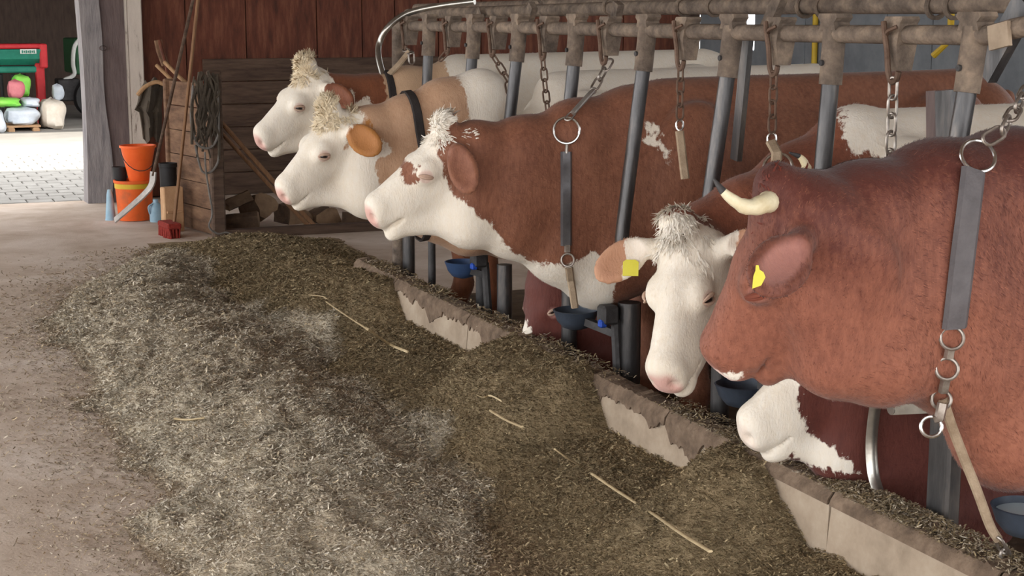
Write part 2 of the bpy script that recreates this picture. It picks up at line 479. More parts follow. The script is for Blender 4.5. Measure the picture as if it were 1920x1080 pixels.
def surface_nets(xs, ys, zs, F):
    S = F < 0
    nx, ny, nz = F.shape
    cnt = np.zeros((nx-1, ny-1, nz-1), np.int8)
    for a in (0, 1):
        for b in (0, 1):
            for c in (0, 1):
                cnt += S[a:nx-1+a, b:ny-1+b, c:nz-1+c]
    I, J, Kk = np.nonzero((cnt > 0) & (cnt < 8))
    val = {}
    for a in (0, 1):
        for b in (0, 1):
            for c in (0, 1):
                val[(a, b, c)] = F[I+a, J+b, Kk+c]
    acc = np.zeros((len(I), 3)); n = np.zeros(len(I))
    cs = [(a, b, c) for a in (0, 1) for b in (0, 1) for c in (0, 1)]
    for p in cs:
        for ax in range(3):
            if p[ax] == 0:
                q = list(p); q[ax] = 1; q = tuple(q)
                v0, v1 = val[p], val[q]
                m = (v0 < 0) != (v1 < 0)
                t = np.where(m, v0/np.where(m, v0-v1, 1), 0)
                pos = np.tile(np.array(p, float), (len(I), 1)); pos[:, ax] = t
                acc += pos*m[:, None]; n += m
    fr = acc/n[:, None]
    vx = xs[I]+fr[:, 0]*(xs[I+1]-xs[I]); vy = ys[J]+fr[:, 1]*(ys[J+1]-ys[J]); vz = zs[Kk]+fr[:, 2]*(zs[Kk+1]-zs[Kk])
    ID = np.full((nx-1, ny-1, nz-1), -1, np.int32); ID[I, J, Kk] = np.arange(len(I))
    quads = []
    for ax in range(3):
        sl0 = [slice(1, -1)]*3; sl1 = [slice(1, -1)]*3
        sl0[ax] = slice(0, -1); sl1[ax] = slice(1, None)
        A, B = S[tuple(sl0)], S[tuple(sl1)]
        e = np.nonzero(A != B)
        idx = [e[i]+(0 if i == ax else 1) for i in range(3)]
        flip = A[e]
        o1, o2 = [(1, 2), (2, 0), (0, 1)][ax]
        def cell(d1, d2):
            q = [idx[0], idx[1], idx[2]]
            q[o1] = q[o1]-d1; q[o2] = q[o2]-d2
            return ID[tuple(q)]
        Q = np.stack([cell(1, 1), cell(0, 1), cell(0, 0), cell(1, 0)], 1)
        Q[~flip] = Q[~flip][:, ::-1]
        quads.append(Q)
    Q = np.concatenate(quads)
    Q = Q[(Q >= 0).all(1)]
    Vv = np.stack([vx, vy, vz], 1)
    # light smoothing
    for it in range(2):
        s = np.zeros_like(Vv); c = np.zeros(len(Vv))
        for a, b in ((0, 1), (1, 2), (2, 3), (3, 0)):
            for k in range(3):
                s[:, k] += np.bincount(Q[:, a], Vv[Q[:, b], k], len(Vv))+np.bincount(Q[:, b], Vv[Q[:, a], k], len(Vv))
            c += np.bincount(Q[:, a], minlength=len(Vv))+np.bincount(Q[:, b], minlength=len(Vv))
        Vv = Vv*.5+.5*s/np.maximum(c, 1)[:, None]
    return Vv, Q


def np_mesh(name, Vv, Q, material):
    me = bpy.data.meshes.new(name)
    n, q = len(Vv), len(Q); k = Q.shape[1]
    me.vertices.add(n); me.vertices.foreach_set('co', Vv.astype(np.float32).ravel())
    me.loops.add(q*k); me.loops.foreach_set('vertex_index', Q.astype(np.int32).ravel())
    me.polygons.add(q); me.polygons.foreach_set('loop_start', np.arange(0, q*k, k, dtype=np.int32))
    me.polygons.foreach_set('use_smooth', np.ones(q, bool))
    me.materials.append(material)
    me.update(calc_edges=True)
    return me


def fattr(me, name, arr):
    a = me.attributes.new(name, 'FLOAT', 'POINT'); a.data.foreach_set('value', arr.astype(np.float32))
def cattr(me, name, arr):
    a = me.attributes.new(name, 'FLOAT_COLOR', 'POINT')
    a.data.foreach_set('color', np.concatenate([arr, np.ones((len(arr), 1))], 1).astype(np.float32).ravel())


def poly_sd(P, poly):
    """signed distance, positive inside"""
    poly = np.array(poly, float); d = np.full(len(P), 1e9); ins = np.zeros(len(P), bool)
    for i in range(len(poly)):
        a, b = poly[i-1], poly[i]; e = b-a; w = P-a
        t = np.clip((w@e)/(e@e), 0, 1)
        d = np.minimum(d, np.linalg.norm(w-t[:, None]*e, axis=1))
        c = ((a[1] > P[:, 1]) != (b[1] > P[:, 1]))
        xx = a[0]+(P[:, 1]-a[1])/np.where(abs(e[1]) < 1e-12, 1e-12, e[1])*e[0]
        ins ^= c & (P[:, 0] < xx)
    return np.where(ins, d, -d)


def coat_mat(name, c1, c2, white, c3=None, pink=L(206,150,140)):
    m = bpy.data.materials.new(name); m.use_nodes = True
    nt = m.node_tree; N = nt.nodes; K = nt.links; b = N['Principled BSDF']
    tc = N.new('ShaderNodeTexCoord')
    def noise(sc, det=4, st=None, rough=.6):
        n = N.new('ShaderNodeTexNoise'); n.inputs['Scale'].default_value = sc; n.inputs['Detail'].default_value = det; n.inputs['Roughness'].default_value = rough
        if st:
            mp = N.new('ShaderNodeMapping'); mp.inputs['Scale'].default_value = st; K.new(tc.outputs['Object'], mp.inputs['Vector']); K.new(mp.outputs[0], n.inputs['Vector'])
        else: K.new(tc.outputs['Object'], n.inputs['Vector'])
        return n.outputs['Fac']
    def mix(f, a, c):
        n = N.new('ShaderNodeMix'); n.data_type = 'RGBA'
        K.new(f, n.inputs['Factor'])
        for s, v in ((6, a), (7, c)):
            if isinstance(v, tuple): n.inputs[s].default_value = v
            else: K.new(v, n.inputs[s])
        return n.outputs[2]
    def mr(v, lo, hi):
        n = N.new('ShaderNodeMapRange'); n.inputs['From Min'].default_value = lo; n.inputs['From Max'].default_value = hi; K.new(v, n.inputs['Value']); return n.outputs[0]
    def attr(a):
        n = N.new('ShaderNodeAttribute'); n.attribute_name = a; return n.outputs['Fac']
    def madd(a, f, off):
        n = N.new('ShaderNodeMath'); n.operation = 'MULTIPLY_ADD'; K.new(a, n.inputs[0]); n.inputs[1].default_value = f
        if isinstance(off, float): n.inputs[2].default_value = off
        else: K.new(off, n.inputs[2])
        return n.outputs[0]
    big = noise(4, 6, (1,1,.7), .7); fine = noise(70, 4, (1, 1, .35)); med = noise(22, 4)
    tone = madd(fine, .55, madd(big, .6, -.1))
    tone = madd(attr('tuft'), .35, tone)
    brown = mix(mr(tone, .2, .8), c1, c2)
    e = madd(fine, .045, madd(med, .05, -.0475))
    def edge(a):
        n = N.new('ShaderNodeMath'); n.operation = 'ADD'; K.new(attr(a), n.inputs[0]); K.new(e, n.inputs[1]); return mr(n.outputs[0], -.004, .004)
    if c3: brown = mix(edge('second'), brown, mix(mr(tone, .25, .75), tuple(q*.85 for q in c3[:3])+(1,), c3))
    w = mix(mr(tone, .2, .8), tuple(white[i]*(.93, .86, .76)[i] for i in range(3))+(1,), white)
    col = mix(edge('white'), brown, w)
    col = mix(attr('pink'), col, pink)
    K.new(col, b.inputs['Base Color'])
    b.inputs['Roughness'].default_value = .62; b.inputs['Specular IOR Level'].default_value = .25
    b.inputs['Sheen Weight'].default_value = .12; b.inputs['Sheen Roughness'].default_value = .5
    hair = noise(160, 3, (1, 1, .3))
    h = madd(hair, .5, madd(med, .9, big))
    bp = N.new('ShaderNodeBump'); bp.inputs['Strength'].default_value = .35; bp.inputs['Distance'].default_value = .012
    K.new(h, bp.inputs['Height']); K.new(bp.outputs[0], b.inputs['Normal'])
    return m


def hair_mesh(roots, dirs, ln, wd, curl, name, m, nor=None):
    """bunches of curved flat locks"""
    n = len(roots); k = 6
    Vv = np.zeros((n, k, 2, 3))
    d = dirs.copy(); p = roots.copy()
    side = np.cross(d, V3(.3,.8,.5)+RNG.normal(size=(n, 3))*.25); side /= np.linalg.norm(side, axis=1, keepdims=True)
    if nor is not None:
        side = np.cross(d, nor)+RNG.normal(size=(n, 3))*.12; side /= np.linalg.norm(side, axis=1, keepdims=True)
    bend = np.cross(side, d)
    for i in range(k):
        w = wd*(1-.8*(i/(k-1))**2)
        Vv[:, i, 0] = p-side*w[:, None]/2; Vv[:, i, 1] = p+side*w[:, None]/2
        p = p+d*(ln/(k-1))[:, None]
        d = d+bend*(curl/(k-1))[:, None]+RNG.normal(size=(n, 3))*.10
        d /= np.linalg.norm(d, axis=1, keepdims=True)
        bend = np.cross(side, d)
    base = (np.arange(n)*k*2)[:, None, None]
    q = np.array([[2*i, 2*i+1, 2*i+3, 2*i+2] for i in range(k-1)])[None]
    me = np_mesh(name, Vv.reshape(-1, 3), (base+q).reshape(-1, 4), m)
    if nor is not None: me.normals_split_custom_set_from_vertices(np.repeat(nor, k*2, 0).tolist())
    return me


COWS = {}
def make_cow(key, label, Yc, wx, wz, crest, throat, poll, nose, vup, coat, white=(), second=(), S=1.0, ears=(), lying=False, fine=.0075, eyes='open',
             hair=None, hair_n=2200, hair_len=.038, pink=.8, brown_holes=(), body_white=None, mouth=.0, group=None, hair_dir=None, neck_lat=.95, lidm=None, ear_col=None, ear_from=.03, fur=0, chinfill=True, tone_fn=None):
    sd = SDF()
    G = STALL
    s = 1.0 if lying else (wz-G)/1.30
    def bx(dx, dy, dz): return V3(wx+dx*s, Yc+dy*s, G+dz*s)
    if not lying:
        sd.cone(bx(0,0,1.2), bx(1.35,0,1.23), .10*s, .09*s, .06)
        sd.cone(bx(.15,0,.90), bx(1.0,0,.86), .34*s, .37*s, .08, .80)
        for e in (-1, 1):
            sd.ell(bx(.06,.17*e,.88), (.20*s,.11*s,.34*s), .06)
            sd.ell(bx(1.2,.19*e,1.15), (.14*s,.10*s,.10*s), .06)
            sd.ell(bx(1.42,.19*e,.80), (.20*s,.11*s,.34*s), .06)
            for a, b, r0, r1 in (((.08,.19,.70),(.05,.19,.42),.10,.062), ((.05,.19,.42),(.08,.19,.12),.058,.042), ((.08,.19,.12),(.04,.19,.03),.05,.06),
                                 ((1.40,.2,.75),(1.33,.2,.52),.13,.085), ((1.33,.2,.52),(1.50,.2,.40),.075,.055), ((1.50,.2,.40),(1.46,.2,.12),.05,.042), ((1.46,.2,.12),(1.42,.2,.03),.05,.06)):
                sd.cone(bx(a[0],a[1]*e,a[2]), bx(b[0],b[1]*e,b[2]), r0*s, r1*s, .04)
        sd.ell(bx(-.10,0,.80), (.25*s,.20*s,.32*s), .08)
        sd.ell(bx(-.24,0,.66), (.15*s,.11*s,.20*s), .08)
        sd.ell(bx(1.45,0,1.06), (.19*s,.22*s,.23*s), .08)
        sd.ell(bx(1.15,0,.50), (.20*s,.16*s,.13*s), .05)
        sd.cone(bx(1.63,0,1.20), bx(1.70,0,.9), .035, .03, .03); sd.cone(bx(1.70,0,.9), bx(1.68,0,.45), .03, .04, .03)
    else:
        sd.cone(bx(0,0,.74), bx(1.3,0,.72), .09, .09, .07)
        sd.cone(bx(.1,0,.38), bx(1.0,0,.38), .35, .36, .08, .66)
        for e in (-1, 1):
            sd.ell(bx(.05,.12*e,.42), (.2,.1,.3), .06)
            sd.ell(bx(1.3,.13*e,.36), (.26,.09,.26), .06)
            sd.cone(bx(.0,.14*e,.16), bx(-.22,.13*e,.09), .09, .065, .05); sd.cone(bx(-.22,.13*e,.09), bx(.0,.16*e,.06), .055, .05, .03)
            sd.cone(bx(1.2,.17*e,.2), bx(.9,.20*e,.08), .09, .06, .05); sd.cone(bx(.9,.20*e,.08), bx(1.2,.22*e,.06), .055, .05, .03)
        sd.ell(bx(-.08,0,.36), (.24,.19,.28), .08); sd.ell(bx(1.4,0,.46), (.18,.17,.22), .08)
    # neck: outline points (surface) -> axis points
    C = [V3(p[0], p[1], p[2]-p[3]*.95) for p in crest]; cr = [p[3] for p in crest]
    T = [V3(p[0], p[1], p[2]+p[3]*.95) for p in throat]; tr = [p[3] for p in throat]
    for i in range(len(C)):
        if i+1 < len(C):
            sd.cone(C[i], C[i+1], cr[i], cr[i+1], .06, neck_lat); sd.cone(T[i], T[i+1], tr[i], tr[i+1], .06, neck_lat)
            m0, m1 = (C[i]+T[i])/2, (C[i+1]+T[i+1])/2
            h0 = np.linalg.norm(C[i]-T[i])/2; h1 = np.linalg.norm(C[i+1]-T[i+1])/2
            sd.cone(m0, m1, max(.06, min(h0+.03, .19-.08*i/(len(C)-1))), max(.06, min(h1+.03, .19-.08*(i+1)/(len(C)-1))), .09, .85)
        sd.cone(C[i], T[i], cr[i], tr[i], .08, neck_lat)
    # head frame
    P0 = V3(*poll); u = nrm(V3(*nose)-P0); v = V3(*vup); v = nrm(v-u*(u@v)); w = np.cross(v, u)
    HL = np.linalg.norm(V3(*nose)-P0)/.49*S
    Mx = frame(u, w, v)
    VS = 1.27
    def h(a, c, b): return P0+(u*a+w*c+v*b*VS)*HL
    H_ = HL
    def hell(a, c, b, ra, rc, rb, k=.03, op=1): sd.ell(h(a,c,b), (ra*H_, rc*H_, rb*H_*VS), k, Mx, True, op)
    def hcone(A, B, ra, rb, lat=1., k=.03): sd.cone(h(*A), h(*B), ra*H_*1.12, rb*H_*1.12, k, lat*.90, w, True)
    hell(.060, 0, -.100, .105, .100, .098)
    hcone((.05,0,-.088), (.21,0,-.080), .080, .072, 1.26)
    hcone((.19,0,-.076), (.42,0,-.066), .070, .058, 1.02)
    hell(.462, 0, -.072, .050, .068, .056)
    hell(.496, 0, -.092, .034, .060, .042, .022)
    for e in (-1, 1):
        hell(.130, .058*e, -.190, .135, .044, .110)
        hell(.205, .084*e, -.062, .055, .032, .036, .03)
        hell(.330, .050*e, -.122, .12, .026, .050, .03)
    hcone((.09,0,-.240), (.46,0,-.165), .048, .026, 1.30)
    hcone((.10,0,-.15), (.43,0,-.12), .115, .060, .80)
    hell(.476, 0, -.162-mouth, .046, .044, .028, .018)
    hell(.29, 0, -.185, .16, .045, .055, .03)
    hell(-.005, 0, .004 if key != 'E' else -.03, .055, .068, .042, .03)
    # link head to neck
    sd.cone(h(.06,0,-.11), C[-1], .090*H_, cr[-1], .06)
    sd.cone(h(.08,0,-.21), T[-1], .075*H_, tr[-1], .06)
    if chinfill: sd.cone(T[-1], h(.435,0,-.168), tr[-1]*.85, .034*H_, .05)
    # nostrils and mouth
    for e in (-1, 1):
        sd.ell(h(.520, .046*e, -.066), (.026*H_, .018*H_, .026*H_), .006, Mx@np.array([[.8,-.6*e,0],[.6*e,.8,0],[0,0,1]]), True, -1)
        sd.ell(h(.465, .060*e, -.140), (.058*H_, .034*H_, .0036*H_+mouth*.4), .008, Mx, True, -1)
        sd.ell(h(.222, .122*e, -.066), (.018*H_, .016*H_, .018*H_), .010, Mx, True, -1)
    # ears
    eb = []
    for e_i, (side, dr, nr, ln, wd, *bb) in enumerate(ears):
        b = h(.03, .135*side, bb[0] if bb else -.05); d = nrm(dr); n = V3(*nr); n = nrm(n-d*(n@d)); mm = np.cross(n, d)
        Em = frame(d, mm, n)
        sd.cone(h(.05, .08*side, -.10), b+d*.04, .040, .030, .02, fine=True)
        c = b+d*(ln*.56)
        sd.ell(c, (ln*.5, wd*.5, .019), .010, Em, True)
        sd.ell(c+n*.026+d*.004, (ln*.40, wd*.37, .026), .010, Em, True, -1)
        eb.append((b, d, n, mm, ln, wd))
    xs, ys, zs, F = sd.grid(fine, .024)
    Vv, Q = surface_nets(xs, ys, zs, F)
    me = np_mesh('cow', Vv, Q, coat)
    # coat fields
    R = Vv-P0
    hu, hw, hv = (R@u)/H_, (R@w)/H_, (R@v)/H_/VS
    near = Vv[:, [0, 2]]
    wf_ = np.full(len(Vv), -1.0)
    for poly in white: wf_ = np.maximum(wf_, poly_sd(near, poly))
    if body_white is not None: wf_ = np.maximum(wf_, body_white(Vv, hu, hw, hv))
    for poly in brown_holes: wf_ = np.minimum(wf_, -poly_sd(near, poly))
    earmask = np.full(len(Vv), -1.0)
    for b, d, n, mm, ln, wd in eb:
        q = Vv-b; a = q@d; lat = np.abs(q@mm); th = np.abs(q@n)
        inside = np.minimum(np.minimum(a-.03, wd*.6-lat), .06-th)
        earmask = np.maximum(earmask, inside)
    sec = np.full(len(Vv), -1.0)
    if ear_col:
        wf_ = np.minimum(wf_, -(earmask-(ear_from-.03)))
        if ear_col == 'second': sec = np.maximum(sec, earmask)
    for poly in second: sec = np.maximum(sec, poly_sd(near, poly))
    pk = np.clip((hu+.35*(hv+.08)-.496)/.016, 0, 1)*np.clip((-.022-hv)/.02, 0, 1)*(hu < .65)*(hv > -.24)*np.where(hv < -.125, .5, 1)*(np.abs(hw) < .12)*pink
    for e in (-1, 1):
        de = np.linalg.norm(R-(u*.222+w*.112*e-v*.066*VS)*H_, axis=1)
        pk = np.maximum(pk, np.clip((.030-de)/.012, 0, .55)*pink)
    for b, d, n, mm, ln, wd in eb:
        q = Vv-b-d*ln*.56
        inn = np.clip(1-np.abs(q@mm)/(wd*.33), 0, 1)*np.clip(1-np.abs(q@d)/(ln*.42), 0, 1)*((q@n) > -.004)*((q@n) < .03)
        pk = np.maximum(pk, np.clip(inn*1.6, 0, .07 if key != 'E' else .4)*(np.abs(q@n) < .04))
    fattr(me, 'white', wf_); fattr(me, 'second', sec); fattr(me, 'pink', pk)
    tf = tone_fn(Vv, hu, hw, hv) if tone_fn else np.zeros(len(Vv))
    fattr(me, 'tuft', tf)
    root = empty('cow', (wx, Yc, G), label, 'cow', group)
    body = link('body', me, root)
    if fur:
        A_, B_, C_, D_ = (Vv[Q[:, i]] for i in range(4))
        fn = np.cross(C_-A_, D_-B_); ar = np.linalg.norm(fn, axis=1)
        vn = np.zeros_like(Vv)
        for i in range(4):
            for k in range(3): vn[:, k] += np.bincount(Q[:, i], fn[:, k], len(Vv))
        vn /= np.maximum(np.linalg.norm(vn, axis=1, keepdims=True), 1e-9)
        cen = (A_+C_)/2
        ar = ar*(cen[:, 0] < wx+.7)
        fi = RNG.choice(len(Q), fur, p=ar/ar.sum()); a = RNG.random(fur)[:, None]; b = RNG.random(fur)[:, None]
        mixq = lambda X: (X[Q[fi, 0]]*(1-a)+X[Q[fi, 1]]*a)*(1-b)+(X[Q[fi, 3]]*(1-a)+X[Q[fi, 2]]*a)*b
        rp_ = mixq(Vv); rn = mixq(vn); rn /= np.maximum(np.linalg.norm(rn, axis=1, keepdims=True), 1e-9)
        at_ = {k: mixq(x[:, None])[:, 0] for k, x in (('white', wf_), ('second', sec), ('pink', pk))}
        ok = at_['pink'] < .12
        ru = ((rp_-P0)@u)/H_
        isH = np.clip((ru+.12)/.12, 0, 1)[:, None]*(np.linalg.norm(rp_-P0-u*.2*H_, axis=1) < .42*H_)[:, None]
        fl = V3(.75, 0, -.65)[None]*(1-isH)-u[None]*isH
        sw = np.stack([np.sin(rp_[:, 2]*17+rp_[:, 0]*9), np.sin(rp_[:, 0]*13+2), np.cos(rp_[:, 0]*15-rp_[:, 2]*7)], 1)
        fl = fl+sw*.38+RNG.normal(size=(fur, 3))*.22
        fl = fl-rn*(fl*rn).sum(1)[:, None]; fl /= np.maximum(np.linalg.norm(fl, axis=1, keepdims=True), 1e-9)
        ok &= np.isfinite(fl).all(1)
        rp_, rn, fl = rp_[ok], rn[ok], fl[ok]; nf = len(rp_)
        sdv_ = np.cross(fl, rn); ln_ = RNG.uniform(.010, .022, nf)[:, None]*(1-.4*isH[ok]); wd_ = RNG.uniform(.0014, .0026, nf)[:, None]
        F4 = np.zeros((nf, 4, 3))
        F4[:, 0] = rp_-sdv_*wd_/2-rn*.002; F4[:, 1] = rp_+sdv_*wd_/2-rn*.002
        tip = rp_+fl*ln_+rn*ln_*.16
        F4[:, 2] = tip+sdv_*wd_*.15; F4[:, 3] = tip-sdv_*wd_*.15
        fm_ = np_mesh('coat_hair', F4.reshape(-1, 3), np.arange(nf*4).reshape(-1, 4), coat)
        for k, x in at_.items(): fattr(fm_, k, np.repeat(x[ok], 4))
        fattr(fm_, 'tuft', np.repeat(RNG.normal(0, .5, nf)+mixq(tf[:, None])[ok, 0], 4))
        fm_.normals_split_custom_set_from_vertices(np.repeat(rn, 4, 0).tolist())
        tag(link('coat_hair', fm_, root), kind='stuff')
    # eyes
    for e in (-1, 1):
        c = h(.222, .096*e, -.066)
        e1, e2 = u*.62+v*.78, -u*.78+v*.62
        m = MB(); r = .0250*H_
        op = 1.0 if eyes == 'open' else .25
        rows = [[c+(e1*math.sin(a)*math.cos(b)+e2*math.sin(a)*math.sin(b)*(.4+.6*op))*r+w*e*math.cos(a)*r*(.55+.45*op) for b in np.linspace(0, 2*math.pi, 17)] for a in np.linspace(0.01, 1.9, 9)]
        if e < 0: rows = rows[::-1]
        m.sheet(rows); eye_o = m.build('eye', MT['eye'], root)
        lid = MB(); o = w*e*.0255*H_
        ts = np.linspace(0, math.pi, 9)
        for sg, hh in ((1, .0125*op+.002), (-1, .0100*op+.002)):
            lid.tube([c+o*(.45+.55*math.sin(t))+(e1*math.cos(t)*.034+e2*sg*math.sin(t)*hh)*H_ for t in ts], [.002+(.0052 if sg > 0 else .0036)*math.sin(t) for t in ts], 6)
        lid.build('eyelid', lidm or LID, eye_o)
    # poll hair
    if hair is not None:
        n = hair_n
        nc = 46
        ca = np.clip(RNG.normal(.02, .045, nc), -.06, .12); cc = np.clip(RNG.normal(0, .042, nc), -.085, .085)
        cd = RNG.normal(size=(nc, 3))*.45
        ci = RNG.integers(0, nc, n)
        a = ca[ci]+RNG.normal(0, .010, n); c = cc[ci]+RNG.normal(0, .010, n)
        st = P0+(u[None]*a[:, None]+w[None]*c[:, None]+v[None]*.16)*H_
        ray = -v*H_
        t = np.zeros(n)
        for k in range(34): t += np.clip(sd.at(st+ray[None]*t[:, None]), -.02, .02)/H_
        ok = (t < .26) & (np.abs(sd.at(st+ray[None]*t[:, None])) < .004)
        rt = st+ray[None]*(t[:, None]+.008)
        hd = nrm(hair_dir) if hair_dir is not None else nrm(v*.8+u*.4)
        d = hd[None]*.55+w[None]*(c[:, None]*11)+u[None]*((a[:, None]+.01)*9)+v[None]*.15+cd[ci]*.5+RNG.normal(size=(n, 3))*.06
        d /= np.linalg.norm(d, axis=1, keepdims=True)
        rt = rt[ok]; d = d[ok]; n = int(ok.sum())
        gn = np.stack([sd.at(rt+q)-sd.at(rt-q) for q in np.eye(3)*.01], 1)+RNG.normal(size=(n, 3))*.004
        gn /= np.maximum(np.linalg.norm(gn, axis=1, keepdims=True), 1e-9)
        d = d-gn*np.clip((d*gn).sum(1)-.16, -2, 2)[:, None]*.8; d /= np.linalg.norm(d, axis=1, keepdims=True)
        hm = hair_mesh(rt, d, RNG.uniform(.6, 1.2, n)*hair_len, RNG.uniform(.004, .0075, n), RNG.uniform(-1.2, .3, n), 'poll_hair', hair, gn)
        tag(link('poll_hair', hm, root), kind='stuff')
    COWS[key] = dict(sd=sd, root=root, h=h, u=u, v=v, w=w, ears=eb, Y=Yc, C=C, T=T)
    return root


def PX(lst, Y):      # outline pixels -> world points on the cow's own middle plane
    return [tuple(pt(x, y, Y=Y))+(r,) for x, y, r in lst]
def PO(lst, Y):      # coat patch outline on the flank plane
    return [tuple(pt(x, y, Y=Y)[[0, 2]]) for x, y in lst]

LID = mat('pink_eyelid', [L(176,146,128), L(204,176,156)], 20, .5, bump=.1)
HAIR_CREAM = mat('cream_hair', [L(216,196,162), L(236,222,196)], 30, .7, bump=0)
HAIR_WHITE = mat('white_hair', [L(226,216,200), L(240,234,224)], 30, .7, bump=0)
HAIR_RED = mat('red_hair', [L(84,38,30), L(112,54,42)], 30, .7, bump=0)
WHITE = L(238,232,222)

YA, YB, YC, YD, YE, YF, YH = 7.80, 6.63, 5.45, 4.23, 3.00, 3.735, 6.05

# --- cow far along the barrier, white face and russet ear
coat_a = coat_mat('coat_fawn_russet', L(104,60,40), L(146,90,60), WHITE, L(206,172,140))
make_cow('A', 'white-faced cow with a russet ear and brown neck, head raised against the board wall', YA, 2.95, 1.50,
         PX([(850,118,.10),(760,135,.10),(690,150,.085),(640,150,.075)], YA), PX([(800,330,.12),(730,300,.10),(660,290,.08),(620,288,.06)], YA),
         pt(575,122,Y=YA), pt(470,243,Y=YA), (-.7,-.28,.65), coat_a,
         white=[PO([(440,80),(640,100),(625,135),(632,170),(628,235),(600,330),(440,330)], YA-.1), PO([(660,165),(668,190),(690,180),(697,210),(640,240),(630,205)], YA-.12), PO([(850,60),(1500,40),(1500,400),(860,400)], YA-.2)],
         second=[PO([(728,100),(900,60),(900,420),(722,400)], YA-.14)],
         ears=[(1, (.52,-.55,-.50), (-.45,-.80,.35), .19, .12, -.07), (-1, (.2,.9,-.2), (-.9,.2,.2), .17, .11)],
         ear_col='base', fur=26000,
         hair=HAIR_CREAM, hair_dir=(-.2,-.1,1))
# --- second cow, pale fawn neck
coat_b = coat_mat('coat_pale_fawn', L(178,138,108), L(204,168,138), WHITE, L(176,118,62))
make_cow('B', 'cream-faced cow with an ochre ear and pale fawn neck behind the open-mouthed cow', YB, 2.98, 1.45,
         PX([(900,138,.11),(830,160,.10),(760,190,.09),(690,210,.08)], YB), PX([(880,470,.13),(820,440,.11),(760,420,.09),(690,398,.07)], YB),
         pt(618,203,Y=YB), pt(510,343,Y=YB), (-.7,-.28,.65), coat_b,
         white=[PO([(480,150),(640,190),(690,215),(672,260),(690,275),(700,252),(726,270),(735,285),(700,300),(705,330),(735,400),(700,440),(480,440)], YB-.1), PO([(868,120),(930,120),(1600,80),(1600,460),(1000,460),(900,300)], YB-.15)],
         ears=[(1, (.46,-.50,-.46), (-.45,-.80,.25), .19, .13, -.05), (-1, (.2,.9,-.2), (-.9,.2,.2), .17, .11)],
         ear_col='second', fur=32000,
         hair=HAIR_CREAM, hair_dir=(-.3,-.1,1))
# --- third cow, red-brown with white face and throat, mouth open
coat_c = coat_mat('coat_chestnut', L(104,62,46), L(160,108,82), WHITE)
make_cow('C', 'chestnut cow with a white face and throat, mouth slightly open, wearing a large neck ring', YC, 2.90, 1.46,
         PX([(1180,172,.12),(1080,200,.11),(980,232,.095),(890,240,.08)], YC), PX([(1120,565,.12),(1050,518,.11),(960,470,.09),(880,452,.07)], YC),
         pt(832,232,Y=YC), pt(677,372,Y=YC+.04), (-.7,-.10,.68), coat_c,
         white=[PO([(640,170),(876,180),(868,222),(842,254),(833,300),(848,340),(865,372),(900,400),(935,432),(962,470),(1000,490),(1050,512),(1052,540),(640,540)], YC-.13),
                PO([(1000,492),(1045,500),(1080,490),(1110,470),(1150,490),(1150,600),(1060,600)], YC-.13),
                PO([(1243,232),(1262,238),(1252,262),(1266,282),(1258,305),(1248,280),(1232,268),(1246,258)], YC-.27)],
         brown_holes=[PO([(773,318),(782,305),(795,312),(790,325),(795,348),(780,352),(772,335)], YC-.12)], ear_col='base', fur=60000,
         ears=[(1, (.10,-.45,-.80), (-.35,-.92,.10), .205, .115, -.03), (-1, (.2,.9,-.2), (-.9,.2,.2), .17, .11)], eyes='shut', mouth=.014,
         hair=HAIR_WHITE, hair_len=.032, hair_dir=(.9,-.2,.1))
# --- fourth cow, white face turned to the alley
coat_d = coat_mat('coat_white_red', L(100,56,42), L(146,90,66), WHITE, L(198,150,120))
make_cow('D', 'white-faced cow with curly forelock and yellow ear tag, head lowered and turned outward', YD, 3.0, 1.40,
         PX([(1600,215,.12),(1500,285,.11),(1400,350,.10),(1320,398,.085)], YD-.02), PX([(1560,600,.13),(1480,600,.12),(1400,570,.10),(1335,560,.08)], YD-.02),
         pt(1272,422,Y=YD-.14), pt(1226,670,Y=YD-.26), (-.86,-.52,.06), coat_d, S=1.10,
         white=[PO([(1640,225),(1700,170),(2300,150),(2300,420),(1720,420),(1700,335),(1660,285),(1630,290)], YD-.25)],
         body_white=lambda P, hu, hw, hv: np.minimum(hu+.015+.05*np.abs(hw), .3-np.abs(hw)*1.55)*(hu < .8)-(hu > .8)-1.*(hv < -.32),
         ears=[(-1, (-.84,.10,-.54), (-.42,-.78,.30), .20, .12), (1, (.5,-.8,-.1), (-.7,-.5,.2), .18, .11)],
         hair=HAIR_WHITE, hair_n=2600, hair_dir=(-.3,-.3,-.5), ear_col='second', ear_from=.10, fur=45000, chinfill=False)
